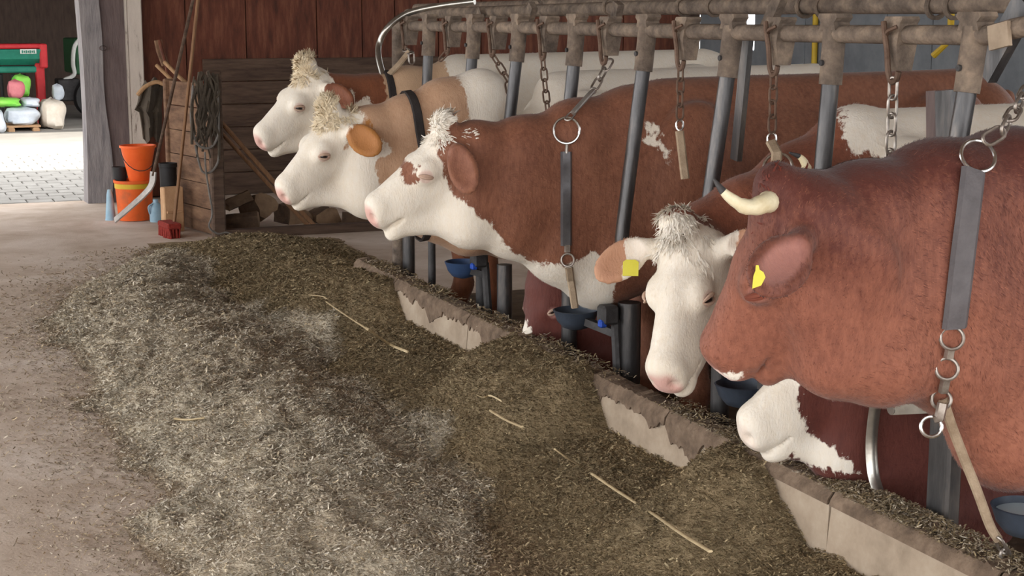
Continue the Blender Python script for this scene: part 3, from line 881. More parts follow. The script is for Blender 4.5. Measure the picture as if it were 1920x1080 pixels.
# --- red horned cow in front
coat_e = coat_mat('coat_deep_red', L(86,44,36), L(152,96,75), WHITE)
def tone_e(P, hu, hw, hv):
    crest_d = np.interp(P[:, 0], [1.5,1.7,1.9,2.1,2.4,3.0], [1.44,1.38,1.38,1.40,1.43,1.44])-P[:, 2]
    t = -.9*np.clip(1-crest_d/.16, 0, 1)+.55*np.clip((hu-.05)/.15, 0, 1)*(np.abs(hw) < .2)*(hu < .6)
    return t+.35*np.clip((.95-P[:, 2])/.2, 0, 1)-.2
make_cow('E', 'large deep red cow with ivory horns and a broad grey neck strap', YE, 2.92, 1.44,
         PX([(1900,255,.13),(1760,285,.12),(1620,325,.10),(1510,345,.08)], YE), PX([(1885,900,.12),(1785,752,.11),(1640,737,.095),(1560,722,.065)], YE),
         pt(1425,342,Y=YE), pt(1293,650,Y=YE+.22), (-.75,.36,.25), coat_e, S=1.0, eyes='shut', lidm=mat('red_eyelid', [L(110,58,44), L(126,68,52)], 20, .6), fine=.0062,
         ears=[(1, (-.75,-.35,-.38), (-.25,-.85,.45), .21, .13, -.10), (-1, (.35,.75,-.55), (-.9,.2,.2), .17, .11, -.12)],
         hair=HAIR_RED, hair_n=260, hair_len=.022, hair_dir=(.2,.0,1), pink=.45, neck_lat=1.05, fur=95000, tone_fn=tone_e,
         white=[PO([(1378,704),(1402,706),(1385,730),(1350,734)], YE+.1)])
# --- lying cow behind the curb, white muzzle
coat_f = coat_mat('coat_dark_red', L(78,38,32), L(106,56,46), WHITE)
make_cow('F', 'dark red cow with a white muzzle and cheek lying low behind the curb', YF, 3.02, .92,
         PX([(1830,560,.12),(1760,560,.11),(1680,560,.10),(1610,570,.085)], YF), PX([(1800,1060,.13),(1720,985,.12),(1640,922,.10),(1580,892,.07)], YF),
         pt(1568,572,Y=YF), pt(1380,768,Y=YF+.06), (-.7,.05,.68), coat_f, lying=True, S=1.04, neck_lat=.8,
         white=[PO([(1340,600),(1465,640),(1468,730),(1480,740),(1492,715),(1492,640),(1545,640),(1530,740),(1532,790),(1550,825),(1585,850),(1620,895),(1560,892),(1530,874),(1500,915),(1340,920)], YF-.12)],
         ears=[(1, (.3,-.8,-.2), (-.8,-.4,.3), .18, .11), (-1, (.3,.8,-.2), (-.8,.4,.3), .18, .11)], pink=.18, fur=24000)
make_cow('H', 'dark red cow with a white blaze lying behind the curb below the chestnut neck', YH, 3.02, .92,
         PX([(1150,470,.12),(1110,480,.11),(1070,490,.10),(1035,500,.085)], YH), PX([(1140,670,.13),(1110,665,.12),(1080,655,.10),(1050,645,.07)], YH),
         pt(1012,500,Y=YH), pt(966,662,Y=YH-.05), (-.9,-.2,.2), coat_f, lying=True, fine=.01,
         white=[PO([(985,530),(1000,580),(1005,620),(1000,700),(930,700),(955,560)], YH-.12)],
         ears=[(1, (.4,-.7,-.2), (-.8,-.4,.3), .17, .1), (-1, (.3,.8,-.2), (-.8,.4,.3), .17, .1)])

def hit(key, px, py, lift=0.0):
    """first surface point of a cow along the view ray of a photo pixel"""
    d = nrm(CF + CR*((px-960)/FPX) + CU*((540-py)/FPX)); sd = COWS[key]['sd']
    t = 1.8
    for k in range(90):
        q = float(sd.at((CO+d*t)[None])[0])
        if q < .0008: break
        t += min(q, .25)*.8
        if t > 14: break
    P = CO+d*t
    e = .006
    g = np.array([float(sd.at((P+dv)[None])[0]-sd.at((P-dv)[None])[0]) for dv in np.eye(3)*e])
    n = nrm(g+1e-9)
    return P+n*lift, n


# ------------------------------------------------------------------ feeding barrier
RX = 2.68
bar = empty('feed_barrier', (RX, 5.6, STALL), 'dusty tubular steel tie-stall barrier along the curb with clamps and neck pipes', 'barrier')
rail_px = [(742,48),(1000,52),(1300,59),(1500,63),(1700,65),(1850,66),(1872,62),(1895,55),(1990,36)]
MB().tube([pt(x, y, X=RX) for x, y in rail_px], .0265, 12).build('top_rail', MT['rail'], bar)
MB().tube(smooth_path([pt(x, y, X=3.08) for x, y in [(765,26),(960,21),(1200,15),(1560,10),(1800,7),(1990,2)]], 4), .030, 12).build('back_rail', MT['rail'], bar)
MB().tube([pt(x, y, X=3.5) for x, y in [(780,15),(1100,6),(1400,-2),(1990,-12)]], .028, 10).build('rear_rail', MT['rail'], bar)
p = pt(1873, 58, X=RX-.02)
MB().beam(pt(1856,72,X=RX-.03), pt(1893,62,X=RX-.03), .012, .062).build('splice_plate', MT['conc'], bar)
def railz(x):
    for a, b in zip(rail_px[:-1], rail_px[1:]):
        if a[0] <= x <= b[0]: return a[1]+(b[1]-a[1])*(x-a[0])/(b[0]-a[0])
    return 55
pipes = [(805,800,170),(890,876,225),(975,955,240),(1082,1068,205),(1215,1165,468),(1375,1328,405),(1565,1541,345),(1830,1791,305)]
for i, (tx, bx_, by) in enumerate(pipes):
    top = pt(tx, railz(tx), X=RX)
    low = pt(bx_, by, Y=top[1])
    d = nrm(low-top)
    end = top+d*((top[2]-.86)/-d[2])
    sl = top+d*.15
    slv = MB().tube([top+V3(0,0,.02), sl], .0345, 12).build('sleeve', MT['rail'], bar)
    m = MB().tube(smooth_path([top+d*.10, end+V3(0,0,.03), end+V3(.015,-.008,-.005), end+V3(.075,-.05,-.01)], 5), .0265, 12)
    m.build('neck_pipe', MT['pipe'], bar)
    y0, z0 = top[1], top[2]
    m = MB()
    rows = [[(RX-.028, y0-.042, z0+.012), (RX-.028, y0-.034, z0+.034), (RX-.028, y0-.050, z0+.048), (RX-.028, y0-.044, z0+.060), (RX-.028, y0+.044, z0+.060), (RX-.028, y0+.050, z0+.048), (RX-.028, y0+.034, z0+.034), (RX-.028, y0+.042, z0+.012)]]
    rows.append([(q[0]+.056, q[1], q[2]) for q in rows[0]])
    m.sheet(rows); m.add(rows[0], [tuple(range(8))]); m.add(rows[1], [tuple(range(7,-1,-1))])
    m.build('clamp_cap', MT['rail'], bar, False)
    MB().lathe([(.001,.008),(.009,.008),(.009,0)], top+d*.085+V3(-.034,0,0), 8, (-1,0,0)).build('bolt', MT['iron'], slv)
# end post and lower support posts
MB().tube([pt(747,50,X=RX), pt(742,150,X=RX)+V3(0,0,-1.1)], .036, 12).build('end_post', MT['rail'], bar)
for px, py, r, hgt in ((757,505,.034,.42),(800,520,.02,.42),(893,560,.03,.40),(935,590,.036,.26),(1055,650,.034,.42),(1166,690,.046,.30),(1335,790,.034,.42)):
    q = pt(px, py, X=RX)
    MB().tube([(RX+.03, q[1], STALL-.01), (RX+.03, q[1], STALL+.20+hgt)], r, 10).build('lower_post', MT['pipe'] if r > .032 else MT['iron'], bar)
# bars behind
for (x0,y0,x1,y1,XX,w_,h_,mm) in ((1402,70,1380,300,2.86,.02,.05,'pipe'),(1750,170,1752,420,2.92,.02,.045,'post_brown'),(1774,170,1778,420,2.92,.03,.065,'pipe'),(1925,0,1848,140,2.80,.03,.07,'pipe'),(1690,318,1790,300,2.94,.03,.05,'pipe'),
                                  (1470,-20,1435,60,2.9,.03,.05,'rail'),(1160,5,1150,60,2.9,.03,.05,'rail'),(905,20,890,60,2.9,.03,.05,'rail'),(1000,10,985,60,2.9,.03,.05,'rail')):
    MB().beam(pt(x0,y0,X=XX), pt(x1,y1,X=XX), w_, h_, (0,1,0)).build('brace_bar', MT[mm], bar, False)
for px in (1003, 1145, 1283, 1340, 1510, 1545, 1755, 1790):
    q = pt(px, 12, X=3.08)
    MB().torus(q, (0,1,0), .036, .008, 14, 6).build('wire_tie', MT['rail'], bar)
# neck bow of galvanised pipe
g = smooth_path([pt(x, y, X=XX) for x, y, XX in ((890,3,2.95),(820,12,2.80),(762,26,2.66),(727,52,2.56),(711,82,2.52),(710,108,2.50),(718,141,2.50))], 6)
MB().tube(g, .0165, 10).build('neck_bow', MT['galv'], bar)
# bent flat strip and wide lower post near the red cow
st = smooth_path([pt(x, y, X=2.615) for x, y in ((1650,722),(1640,770),(1634,830),(1637,885),(1649,928))], 6)
MB().sheet([[q-CR*.017, q-CR*.007-CF*.006, q+CR*.007-CF*.006, q+CR*.017] for q in st], .006).build('bent_strip', MT['galv'], bar)
q = pt(1765, 1000, X=2.68)
MB().bbox((q[0], q[1], (.10+.78)/2), (.05, .095, .68), .008).build('wide_post', MT['pipe'], bar, False)
a = pt(1672, 766, X=2.63); b = pt(1752, 762, X=2.65)
m = MB(); m.beam(a, b, .008, .036); m.tube([a+V3(-.004,0,0), a+V3(.004,0,0)], .018, 14); m.build('perforated_tab', MT['galv'], bar, False)

# ------------------------------------------------------------------ rail hooks and chains
def hook(px, short=False):
    q = pt(px, railz(px), X=RX); y0, z0 = q[1], q[2]
    m = MB()
    rows = []
    for zz, hw_, hx in ((.05,.038,.028),(.042,.042,.03),(.03,.032,.03),(0,.032,.034),(-.03,.026,.034),(-.10,.022,.024)):
        rows.append([(RX+a*hx, y0+b*hw_, z0+zz) for a, b in ((-1,-1),(1,-1),(1,1),(-1,1),(-1,-1))])
    m.sheet(rows); m.add(rows[-1][:4], [(0,1,2,3)]); m.add(rows[0][:4], [(3,2,1,0)])
    m.build('hook_bracket', MT['rail'], bar, False)
    f = RX-.045
    P = smooth_path([(f, y0+.022, z0+.035), (f-.004, y0+.008, z0), (f, y0+.000, z0-.05), (f, y0-.008, z0-.10), (f, y0-.024, z0-.128), (f, y0-.046, z0-.124), (f, y0-.056, z0-.10)], 5)
    o = MB().tube(P, .0085, 8); o.tube(smooth_path([(f, y0+.004, z0+.0), (f-.012, y0-.016, z0+.01), (f, y0-.04, z0+.022)], 4), .006, 6)
    o.build('rail_hook', MT['chain_rust'], bar)
    return V3(f, y0-.034, z0-.122)

def link_mesh(L_, W_, r, name, m_):
    P = []
    for t in np.linspace(0, math.pi, 7): P.append(V3(math.cos(t)*W_/2, 0, L_/2-W_/2+math.sin(t)*W_/2))
    for t in np.linspace(math.pi, 2*math.pi, 7): P.append(V3(math.cos(t)*W_/2, 0, -L_/2+W_/2+math.sin(t)*W_/2))
    return MB().tube(P, r, 7, closed=True).mesh(name, m_)
LK = link_mesh(.060, .030, .0042, 'chain_link', MT['chain']); LKR = link_mesh(.060, .030, .0042, 'chain_link', MT['chain_rust'])
def chain(pts, label, me=LK, group=None, pitch=.047, twist=.3):
    pts = [V3(*p) for p in pts]
    root = empty('chain', pts[0], label, 'chain', group)
    seg = [np.linalg.norm(b-a) for a, b in zip(pts[:-1], pts[1:])]; tot = sum(seg)
    n = max(1, int(round(tot/pitch)))
    for i in range(n):
        dd = (i+.5)*tot/n
        for a, b, sg in zip(pts[:-1], pts[1:], seg):
            if dd <= sg: break
            dd -= sg
        c = a+(b-a)*min(1, dd/sg); z = nrm(b-a)
        x = nrm(np.cross(z, V3(.92,.39,0) if abs(z[2]) > .2 else V3(0,0,1))); y = np.cross(z, x)
        ang = twist+(math.pi/2 if i % 2 else 0)
        x, y = x*math.cos(ang)+y*math.sin(ang), -x*math.sin(ang)+y*math.cos(ang)
        o = link('chain_link', me, root)
        M4 = Matrix(((x[0],y[0],z[0],c[0]),(x[1],y[1],z[1],c[1]),(x[2],y[2],z[2],c[2]),(0,0,0,1)))
        o.matrix_basis = M4 @ Matrix.Scale(tot/n/.047*.98, 4)
    return root

def ribbon(path, nors, wd, th=.005):
    """strap along path; nors are surface normals"""
    P = [V3(*p) for p in path]; rows = []
    for i in range(len(P)):
        t = nrm(P[min(i+1, len(P)-1)]-P[max(i-1, 0)]); n = nrm(nors[i]-t*(nors[i]@t)); s_ = np.cross(t, n)
        rows.append([P[i]-s_*wd/2-n*th*.3, P[i]-s_*wd*.42+n*th*.5, P[i]+s_*wd*.42+n*th*.5, P[i]+s_*wd/2-n*th*.3])
    return MB().sheet(rows, th)

def below(h0, py, dx=0.0):
    x0 = 960+FPX*((h0-CO)@CR)/((h0-CO)@CF)
    return V3(h0[0], h0[1], pt(x0, py, X=h0[0])[2])
hk = {x: hook(x) for x in (770, 850, 935, 1030, 1145, 1290, 1465, 1690)}

# --- collars
def loop_strap(key, top, bot, wd, span=(-180, 180), lift=.004, n=64):
    """strap round the neck in the plane through two photo points on the cow's middle plane"""
    c_ = COWS[key]; A = pt(*top, Y=c_['Y']); B = pt(*bot, Y=c_['Y']); ctr = (A+B)/2; up = nrm(A-B); sdv = V3(0,-1,0)
    P = []; Nn = []
    for a in np.linspace(math.radians(span[0]), math.radians(span[1]), n):
        d = up*math.sin(a)+sdv*math.cos(a)
        lo, hi = 0.0, .6
        for k in range(22):
            mid = (lo+hi)/2
            if float(c_['sd'].at((ctr+d*mid)[None])[0]) < 0: lo = mid
            else: hi = mid
        P.append(ctr+d*(lo+lift)); Nn.append(d)
    return ribbon(P, Nn, wd)

cA = empty('neck_collar', hit('A',722,160)[0], 'dark narrow strap round the neck of the cow with the russet ear', 'collar')
loop_strap('A', (722,138), (722,300), .034).build('strap', MT['strap_dark'], cA)
cB = empty('neck_collar', hit('B',772,220)[0], 'dark strap round the pale fawn neck', 'collar')
loop_strap('B', (765,188), (790,430), .036).build('strap', MT['strap_dark'], cB)

def strap_px(key, pxs, wd, lift=.006, th=.006):
    P = []; Nn = []
    for x, y in pxs:
        p, n = hit(key, x, y, lift); P.append(p); Nn.append(n)
    # even out the normals
    N2 = [nrm(sum(Nn[max(0, i-2):i+3])) for i in range(len(Nn))]
    return ribbon(smooth_path(P, 3), smooth_path(N2, 3), wd, th)
def lin(a, b, n): return [(a[0]+(b[0]-a[0])*t, a[1]+(b[1]-a[1])*t) for t in np.linspace(0, 1, n)]

# chestnut cow: big ring, smooth strap, small ring, webbing tail
cC = empty('neck_collar', hit('C',1062,245)[0], 'smooth grey neck strap hanging from a large bright ring on the chestnut cow', 'collar')
p, n = hit('C', 1062, 246, .015)
CRING = p
vdir = nrm(CO-p)
MB().torus(p, nrm(vdir+V3(0,0,.1)), .049, .0050, 32).build('large_ring', MT['chrome'], cC)
strap_px('C', lin((1061,285),(1061,460),9), .031, .006, .007).build('strap', MT['strap_metal'], cC)
q, n = hit('C', 1061, 281, .012)
MB().tube([hit('C',1062,272,.014)[0], hit('C',1061,288,.014)[0]], .006, 8).build('swivel', MT['chain'], cC)
q, n = hit('C', 1063, 486, .012)
MB().torus(q, nrm(CO-q), .024, .0045, 22).build('small_ring', MT['chain'], cC)
strap_px('C', lin((1063,458),(1063,472),3), .014, .010).build('tab', MT['chain'], cC)
strap_px('C', lin((1066,500),(1069,522),4), .020, .008).build('webbing', MT['strap_tan'], cC)
q0 = hit('C',1069,520,.004)[0]
ribbon([q0, q0+V3(.01,0,-.05), q0+V3(.025,.01,-.12)], [V3(-.4,-.9,0)]*3, .020).build('webbing_tail', MT['strap_tan'], cC)

# red cow: ring, broad punched strap, three rings with links, webbing and chain end
cE = empty('neck_collar', hit('E',1828,300)[0], 'broad grey punched neck strap with rings on the deep red cow', 'collar')
p, n = hit('E', 1828, 300, .014)
ERING = p
MB().torus(p, nrm(n*1.6+nrm(CO-p)), .040, .0048, 32).build('large_ring', MT['chrome'], cE)
es = strap_px('E', lin((1822,322),(1787,612),14), .050, .006, .007).build('strap', MT['strap_grey'], cE)
for k, (x, y) in enumerate(lin((1815,360),(1790,585),9)):
    for sx in (-11, 11):
        q, n = hit('E', x+sx, y, .0095)
        MB().lathe([(.001,.001),(.003,.001),(.0035,0)], q, 8, n).build('punch_hole', MT['black'], es)
for x, y, r, nm in ((1781,630,.026,'ring'),(1771,688,.025,'ring'),(1764,742,.022,'ring')):
    q, n = hit('E', x, y, .012)
    MB().torus(q, nrm(CO-q), r, .0045, 24).build(nm, MT['chain'], cE)
for a, b in (((1778,648),(1774,668)),((1769,706),(1766,728))):
    strap_px('E', lin(a, b, 3), .014, .013).build('joining_clip', MT['chain'], cE)
q = pt(1746, 800, Y=YE-.10); q2 = pt(1757, 760, Y=YE-.10)
MB().torus(q, nrm(CO-q), .024, .0045, 24).build('ring', MT['chrome'], cE)
ribbon([q2+V3(0,-.02,.01), q2*.5+q*.5+V3(0,-.02,0), q+V3(0,-.01,.022)], [V3(-.5,-.85,0)]*3, .016).build('joining_clip', MT['chain'], cE)
wb = [pt(x, y, Y=YE-.10+k*.012) for k, (x, y) in enumerate(((1768,748),(1785,800),(1808,860),(1832,920),(1856,985),(1872,1012)))]
ribbon(smooth_path(wb, 4), [V3(-.5,-.8,.2)]*21, .017, .004).build('webbing', MT['strap_tan'], cE)
chain([pt(1872,1010,Y=YE-.05), pt(1884,1040,Y=YE-.04), pt(1898,1075,Y=YE-.03), pt(1906,1110,Y=YE-.02)], 'short steel chain at the end of the tan webbing below the red neck')

# chains from the hooks
TB0 = CRING+V3(.004,-.004,.046); TB1 = pt(1112,170,Y=5.38); TBS = TB0+nrm(TB1-TB0)*.034
chain([TB0-nrm(TB1-TB0)*.006, TBS], 'single steel link joining the large bright ring to the tie tube', LK, pitch=.045)
m = MB().tube([TBS, TB1], .011, 10)
tb = empty('tie_tube', CRING+V3(0,0,.04), 'grey tie tube linking the large bright ring to its chain', 'tube')
m.build('tube', MT['tool_steel'], tb); MB().torus(pt(1112,170,Y=5.38), (0,1,.3), .012, .004, 14).build('end_eye', MT['chain'], tb)
chain([pt(1114,166,Y=5.38), pt(1140,120,Y=5.42), hk[1145]], 'bright steel chain rising to the hook over the tie tube')
chain([hk[1290], below(hk[1290], 222)], 'dusty chain with a spring clip and tan strap end', LKR)
e0 = below(hk[1290], 224); e1 = below(hk[1290], 246); e2 = below(hk[1290], 335)+V3(.01,-.03,0)
sc_ = empty('clip_strap', e0, 'tan strap hanging from a spring clip beside the dark neck pipe', 'strap')
MB().torus((e0+e1)/2, nrm(CO-e0), .018, .004, 18, 6, .7).build('clip', MT['chrome'], sc_)
ribbon([e1, (e1+e2)/2, e2], [V3(-.4,-.9,.1)]*3, .022).build('strap', MT['strap_tan'], sc_)
chain([hk[1465], below(hk[1465], 246)], 'rust brown chain hanging above the ivory horn', LKR)
hb_ = lambda y: below(hk[1465], y)
e0 = hb_(250); dr = empty('hanging_ring', e0, 'steel ring with a folded tan strap hanging behind the ivory horn', 'ring')
MB().torus(hb_(262), nrm(CO-e0), .020, .004, 18, 6, .7).build('clip', MT['chrome'], dr)
rc, rn_ = hit('D', 1460, 326, .018)
MB().torus(rc+V3(0,0,.012), nrm(rn_*1.2+nrm(CO-rc)), .044, .0050, 28).build('ring', MT['chrome'], dr)
ribbon([hb_(266)+V3(-.01,-.012,0), hb_(266)*.5+rc*.5+V3(-.012,-.03,.012), hit('D',1457,325,.026)[0], hit('D',1452,350,.010)[0], hit('D',1448,390,.006)[0]], [V3(-.4,-.9,.2)]*5, .026).build('strap', MT['strap_tan'], dr)
chain([hk[1690], below(hk[1690], 318)], 'clean steel chain hanging in front of the white flank')
chain([ERING+V3(.010,-.012,.036), pt(1880,245,Y=2.865), pt(1925,170,Y=2.94), pt(1985,75,Y=3.02)], 'heavy steel chain slanting up from the ring on the broad grey strap', pitch=.05)
chain([hk[1030], below(hk[1030], 160)+V3(.006,-.012,0), below(hk[1030], 212)+V3(.012,-.03,0)], 'thin rusty chain hanging before the whitish flank', LKR)
chain([hk[935], hit('B',944,152,.022)[0], hit('B',951,176,.012)[0]], 'short dull chain with a loop beside the second neck pipe', LKR)
chain([hk[850], below(hk[850], 112)+V3(-.03,.02,0)], 'tiny dull chain at the hook above the fawn back', LKR)
e0 = hk[770]; e1 = pt(764,98,X=RX-.08); e2 = hit('A',728,141)[0]
chain([e0, pt(771,100,X=RX-.06), pt(772,118,X=RX-.06)], 'short bright chain at the end hook beside the galvanised bow')
ts = empty('tie_strap', e2, 'tan tie strap from the end hook to the strap beside the galvanised bow', 'strap')
ribbon([pt(768,96,X=RX-.06), (pt(768,96,X=RX-.06)+e2)/2+V3(0,0,-.006), e2], [V3(-.3,-.8,.5)]*3, .022).build('strap', MT['strap_tan'], ts)

# ear tags
def ear_tag(key, px, py, shape, me_px):
    p, n = hit(key, px, py, .004)
    n = nrm(n*.5+nrm(CO-p)); up = nrm(V3(0,0,1)-n*n[2]); sx = np.cross(up, n)
    k = me_px
    o = [p+sx*a*k+up*b*k for a, b in shape]
    m = MB(); f = [q+n*.006 for q in o]
    m.add(o+f, [tuple(range(len(o)-1,-1,-1)), tuple(range(len(o), 2*len(o)))]+[(i, (i+1) % len(o), len(o)+(i+1) % len(o), len(o)+i) for i in range(len(o))])
    t = m.build('ear_tag', MT['tag'], COWS[key]['root'], False); t['label'] = 'yellow plastic ear tag'
    return t
ear_tag('D', 1183, 503, [(-.5,-.55),(.5,-.55),(.5,.35),(.3,.5),(-.3,.5),(-.5,.35)], .048)
ear_tag('E', 1421, 520, [(-.55,-1.0),(.15,-.75),(.5,-.1),(.35,.3),(.05,.5),(-.02,.85),(-.22,.85),(-.25,.45),(-.42,.05)], .027)

# horns
def horn(path, r0, key):
    P = smooth_path(path, 5); n = len(P)
    rr = [r0*(1-.88*(i/(n-1))**1.3)+.0015*(math.sin(i*1.9) if i < n*.6 else 0) for i in range(n)]
    kk = int(n*.8)
    o = MB().tube(P[:kk+1], rr[:kk+1], 14).build('horn', MT['horn'], COWS[key]['root']); o['label'] = 'ivory curved horn'
    MB().tube(P[kk:], rr[kk:], 14).build('horn_tip', MT['iron'], o)
b0 = hit('E', 1432, 378)[0]
horn([b0+V3(.03,.03,.0), b0+V3(-.005,-.02,0), pt(1400,388,Y=b0[1]-.03), pt(1362,365,Y=b0[1]-.02), pt(1338,336,Y=b0[1])], .027, 'E')
b1 = pt(1502,348,Y=YE+.10)
horn([b1+V3(0,-.04,-.03), b1+V3(0,0,.01), pt(1512,318,Y=YE+.13), pt(1502,296,Y=YE+.14), pt(1480,286,Y=YE+.14)], .019, 'E')

# ------------------------------------------------------------------ water bowls
def water_bowl(px, py, r, m_, label, dep=.075, ext=0.0, water=False, X=2.60):
    c = pt(px, py, X=X)
    rt = empty('water_bowl', (c[0], c[1], STALL), label, 'water bowl')
    prof = [(r*.25, -dep), (r*.6, -dep*.86), (r*.86, -dep*.5), (r*.97, -dep*.12), (r*1.02, 0), (r*1.04, .004), (r*.98, .006), (r*.93, -dep*.1), (r*.8, -dep*.45), (r*.5, -dep*.75), (.001, -dep*.82)]
    bw = MB().lathe(prof, c, 28, (0,0,1), cap0=True).build('bowl', m_, rt)
    if water: MB().lathe([(.001,0),(r*.9,0)], c+V3(0,0,-dep*.15), 24).build('water', MT['water'], bw)
    else: MB().lathe([(.001,.006),(r*.3,.004),(r*.5,-.004)], c+V3(0,0,-dep*.45), 14).build('tongue', MT['conc'], bw)
    b = c+V3(.04, -r*1.05-ext, .01-.1*ext)
    m = MB(); m.bbox(b+V3(.0,-.015,.02), (.07,.07,.075), .01); m.beam(c+V3(.01,-r*.9,-.03), b+V3(.04,-.02,-.06), .03, .03)
    vh = m.build('valve_housing', MT['iron'], rt, False)
    MB().bbox(b+V3(-.03,-.028,-.012), (.03,.032,.03), .006).build('fitting', MT['blue_fit'], vh, False)
    MB().tube([b+V3(.03,-.02,0), (max(c[0]+.075, 2.672), b[1]-.03, STALL)], .02, 8).build('riser', MT['iron'], rt)
    return rt
water_bowl(868, 492, .085, MT['bowl'], 'deep blue water bowl behind the curb below the fawn cow', X=2.575)
water_bowl(1080, 583, .090, MT['bowl_dark'], 'slate blue water bowl with a bright blue fitting below the chestnut throat', ext=.10, X=2.58)
water_bowl(1392, 722, .090, MT['bowl_dark'], 'dark grey water bowl half hidden behind the horned cow muzzle', X=2.64)
water_bowl(1925, 952, .085, MT['bowl_dark'], 'dark water bowl filled with water painted bright beside the wide post', water=True, X=2.62)

# ------------------------------------------------------------------ feed
def vnoise(x, y, f, seed):
    r = np.random.default_rng(seed).random((256, 256)); x = x*f; y = y*f
    i = np.floor(x).astype(int); j = np.floor(y).astype(int); a = x-i; b = y-j
    a = a*a*(3-2*a); b = b*b*(3-2*b); g = lambda p, q: r[p % 256, q % 256]
    return (g(i,j)*(1-a)+g(i+1,j)*a)*(1-b)+(g(i,j+1)*(1-a)+g(i+1,j+1)*a)*b
def fbm(x, y, f, seed, o=4): return sum(vnoise(x, y, f*2**k, seed+k)*.5**k for k in range(o))/sum(.5**k for k in range(o))
pile_px = [(330,462),(400,498),(438,560),(480,590),(560,618),(605,640),(640,690),(740,755),(800,800),(880,860),(915,940),(915,1010),(900,1120),(330,1120),(300,1040),(255,960),(330,900),(240,850),(210,790),(160,730),(190,690),(110,640),(80,600),(110,550),(200,505)]
PILE = [pt(x, y, Z=.04)[:2] for x, y in pile_px]
def smooth01(t): t = np.clip(t, 0, 1); return t*t*(3-2*t)
def zones(x, y):
    P = np.stack([x.ravel(), y.ravel()], 1)
    d = poly_sd(P, PILE).reshape(x.shape)+(fbm(x, y, 3.0, 11)-.5)*.30
    cov = np.interp(y, [2.0,3.1,3.35,3.7,3.95,4.15,4.35,5.05,5.25,6.0,6.25,7.4,7.65,8.0,8.4,9.5,11.8], [.6,.6,.45,.40,.9,1,.50,.45,1.05,1.0,.5,.45,.95,.9,.8,.55,.3])
    return d, cov
def height(x, y):
    d, cov = zones(x, y)
    n1 = fbm(x, y, 5, 3, 4); n2 = fbm(x, y, 22, 5, 3)
    hp = smooth01(d/.50)*(.07+.10*n1)+smooth01(d/.12)*(.040*n2+.040*fbm(x, y, 11, 23, 2)-.012)
    dc = (CX-.06)-x; dc = np.where(dc < 0, -dc*.8, dc)
    reach = .55+.25*fbm(y*0+.5, y, 1.2, 9)
    hc = cov*.335*(1-smooth01((dc-.02)/reach))+.02*n2*(1-smooth01((dc-.3)/.7))
    hc = hc+(fbm(x, y, 7, 17)-.5)*.07*(1-smooth01(dc/.7))*np.clip(cov, .5, 1)
    base = .004+.012*(n2-.4)
    end = 1-smooth01((y-11.0)/.8)
    return np.maximum(base, np.maximum(hp*np.where(y < 12, 1, 0), hc*end)), d, dc, cov
gx = np.arange(.25, 3.5, .022); gy = np.arange(2.2, 11.8, .022)
GX, GY = np.meshgrid(gx, gy, indexing='ij')
GZ, GD, GC, GV = height(GX, GY)
ridge = np.array([pt(x, y, Z=.04)[:2] for x, y in pile_px[:13]]); ridge = ridge[np.argsort(ridge[:, 1])]
def right_of_pile(x, y): return x > np.interp(y, ridge[:, 1], ridge[:, 0])-.15
keep = np.where((GD > -.03) | (right_of_pile(GX, GY) & (GC < 1.5+.3*(fbm(GX, GY, 4, 51)-.5))), 1., 0.)
keep = np.where((GX > CX-.04) & ((GY < 8.40) | (GY > 11.6) | (GC > .62+.3*(fbm(GX, GY, 4, 53)-.5))), 0., keep)
GZ = np.where(keep > .02, GZ, -.01)
def feed_col(x, y, d, dc, tilt):
    """colour by kind of fodder: fresh grey-green pile, dark damp silage by the curb, trodden brown between"""
    n = fbm(x, y, 6, 31); m2 = fbm(x, y, 1.3, 41)
    fresh = np.array(L(206,196,176)[:3]); old = np.array(L(182,166,144)[:3]); silage = np.array(L(142,124,96)[:3]); trod = np.array(L(152,130,106)[:3])
    f = smooth01((d+.05)/.12)[..., None]; s_ = (1-smooth01((dc-.45)/.35))[..., None]
    c = trod*(1-s_)+silage*s_
    pile = fresh*(m2[..., None])+old*(1-m2[..., None])
    c = c*(1-f)+pile*f
    return c*(.62+.76*n[..., None])
nxg, nyg = GX.shape
idx = np.arange(nxg*nyg).reshape(nxg, nyg)
Qf = np.stack([idx[:-1,:-1], idx[1:,:-1], idx[1:,1:], idx[:-1,1:]], -1).reshape(-1, 4)
kq = (GZ[:-1,:-1] > -.005) & (GZ[1:,1:] > -.005)
Qf = Qf[kq.ravel()]
fm = np_mesh('feed_bed', np.stack([GX, GY, GZ], -1).reshape(-1, 3), Qf, MT['feed'])
cattr(fm, 'col', feed_col(GX, GY, GD, GC, 0).reshape(-1, 3))
fo = link('feed_bed', fm); tag(fo, 'chopped grey-green and brown fodder heaped on the feed alley', 'fodder', kind='stuff')

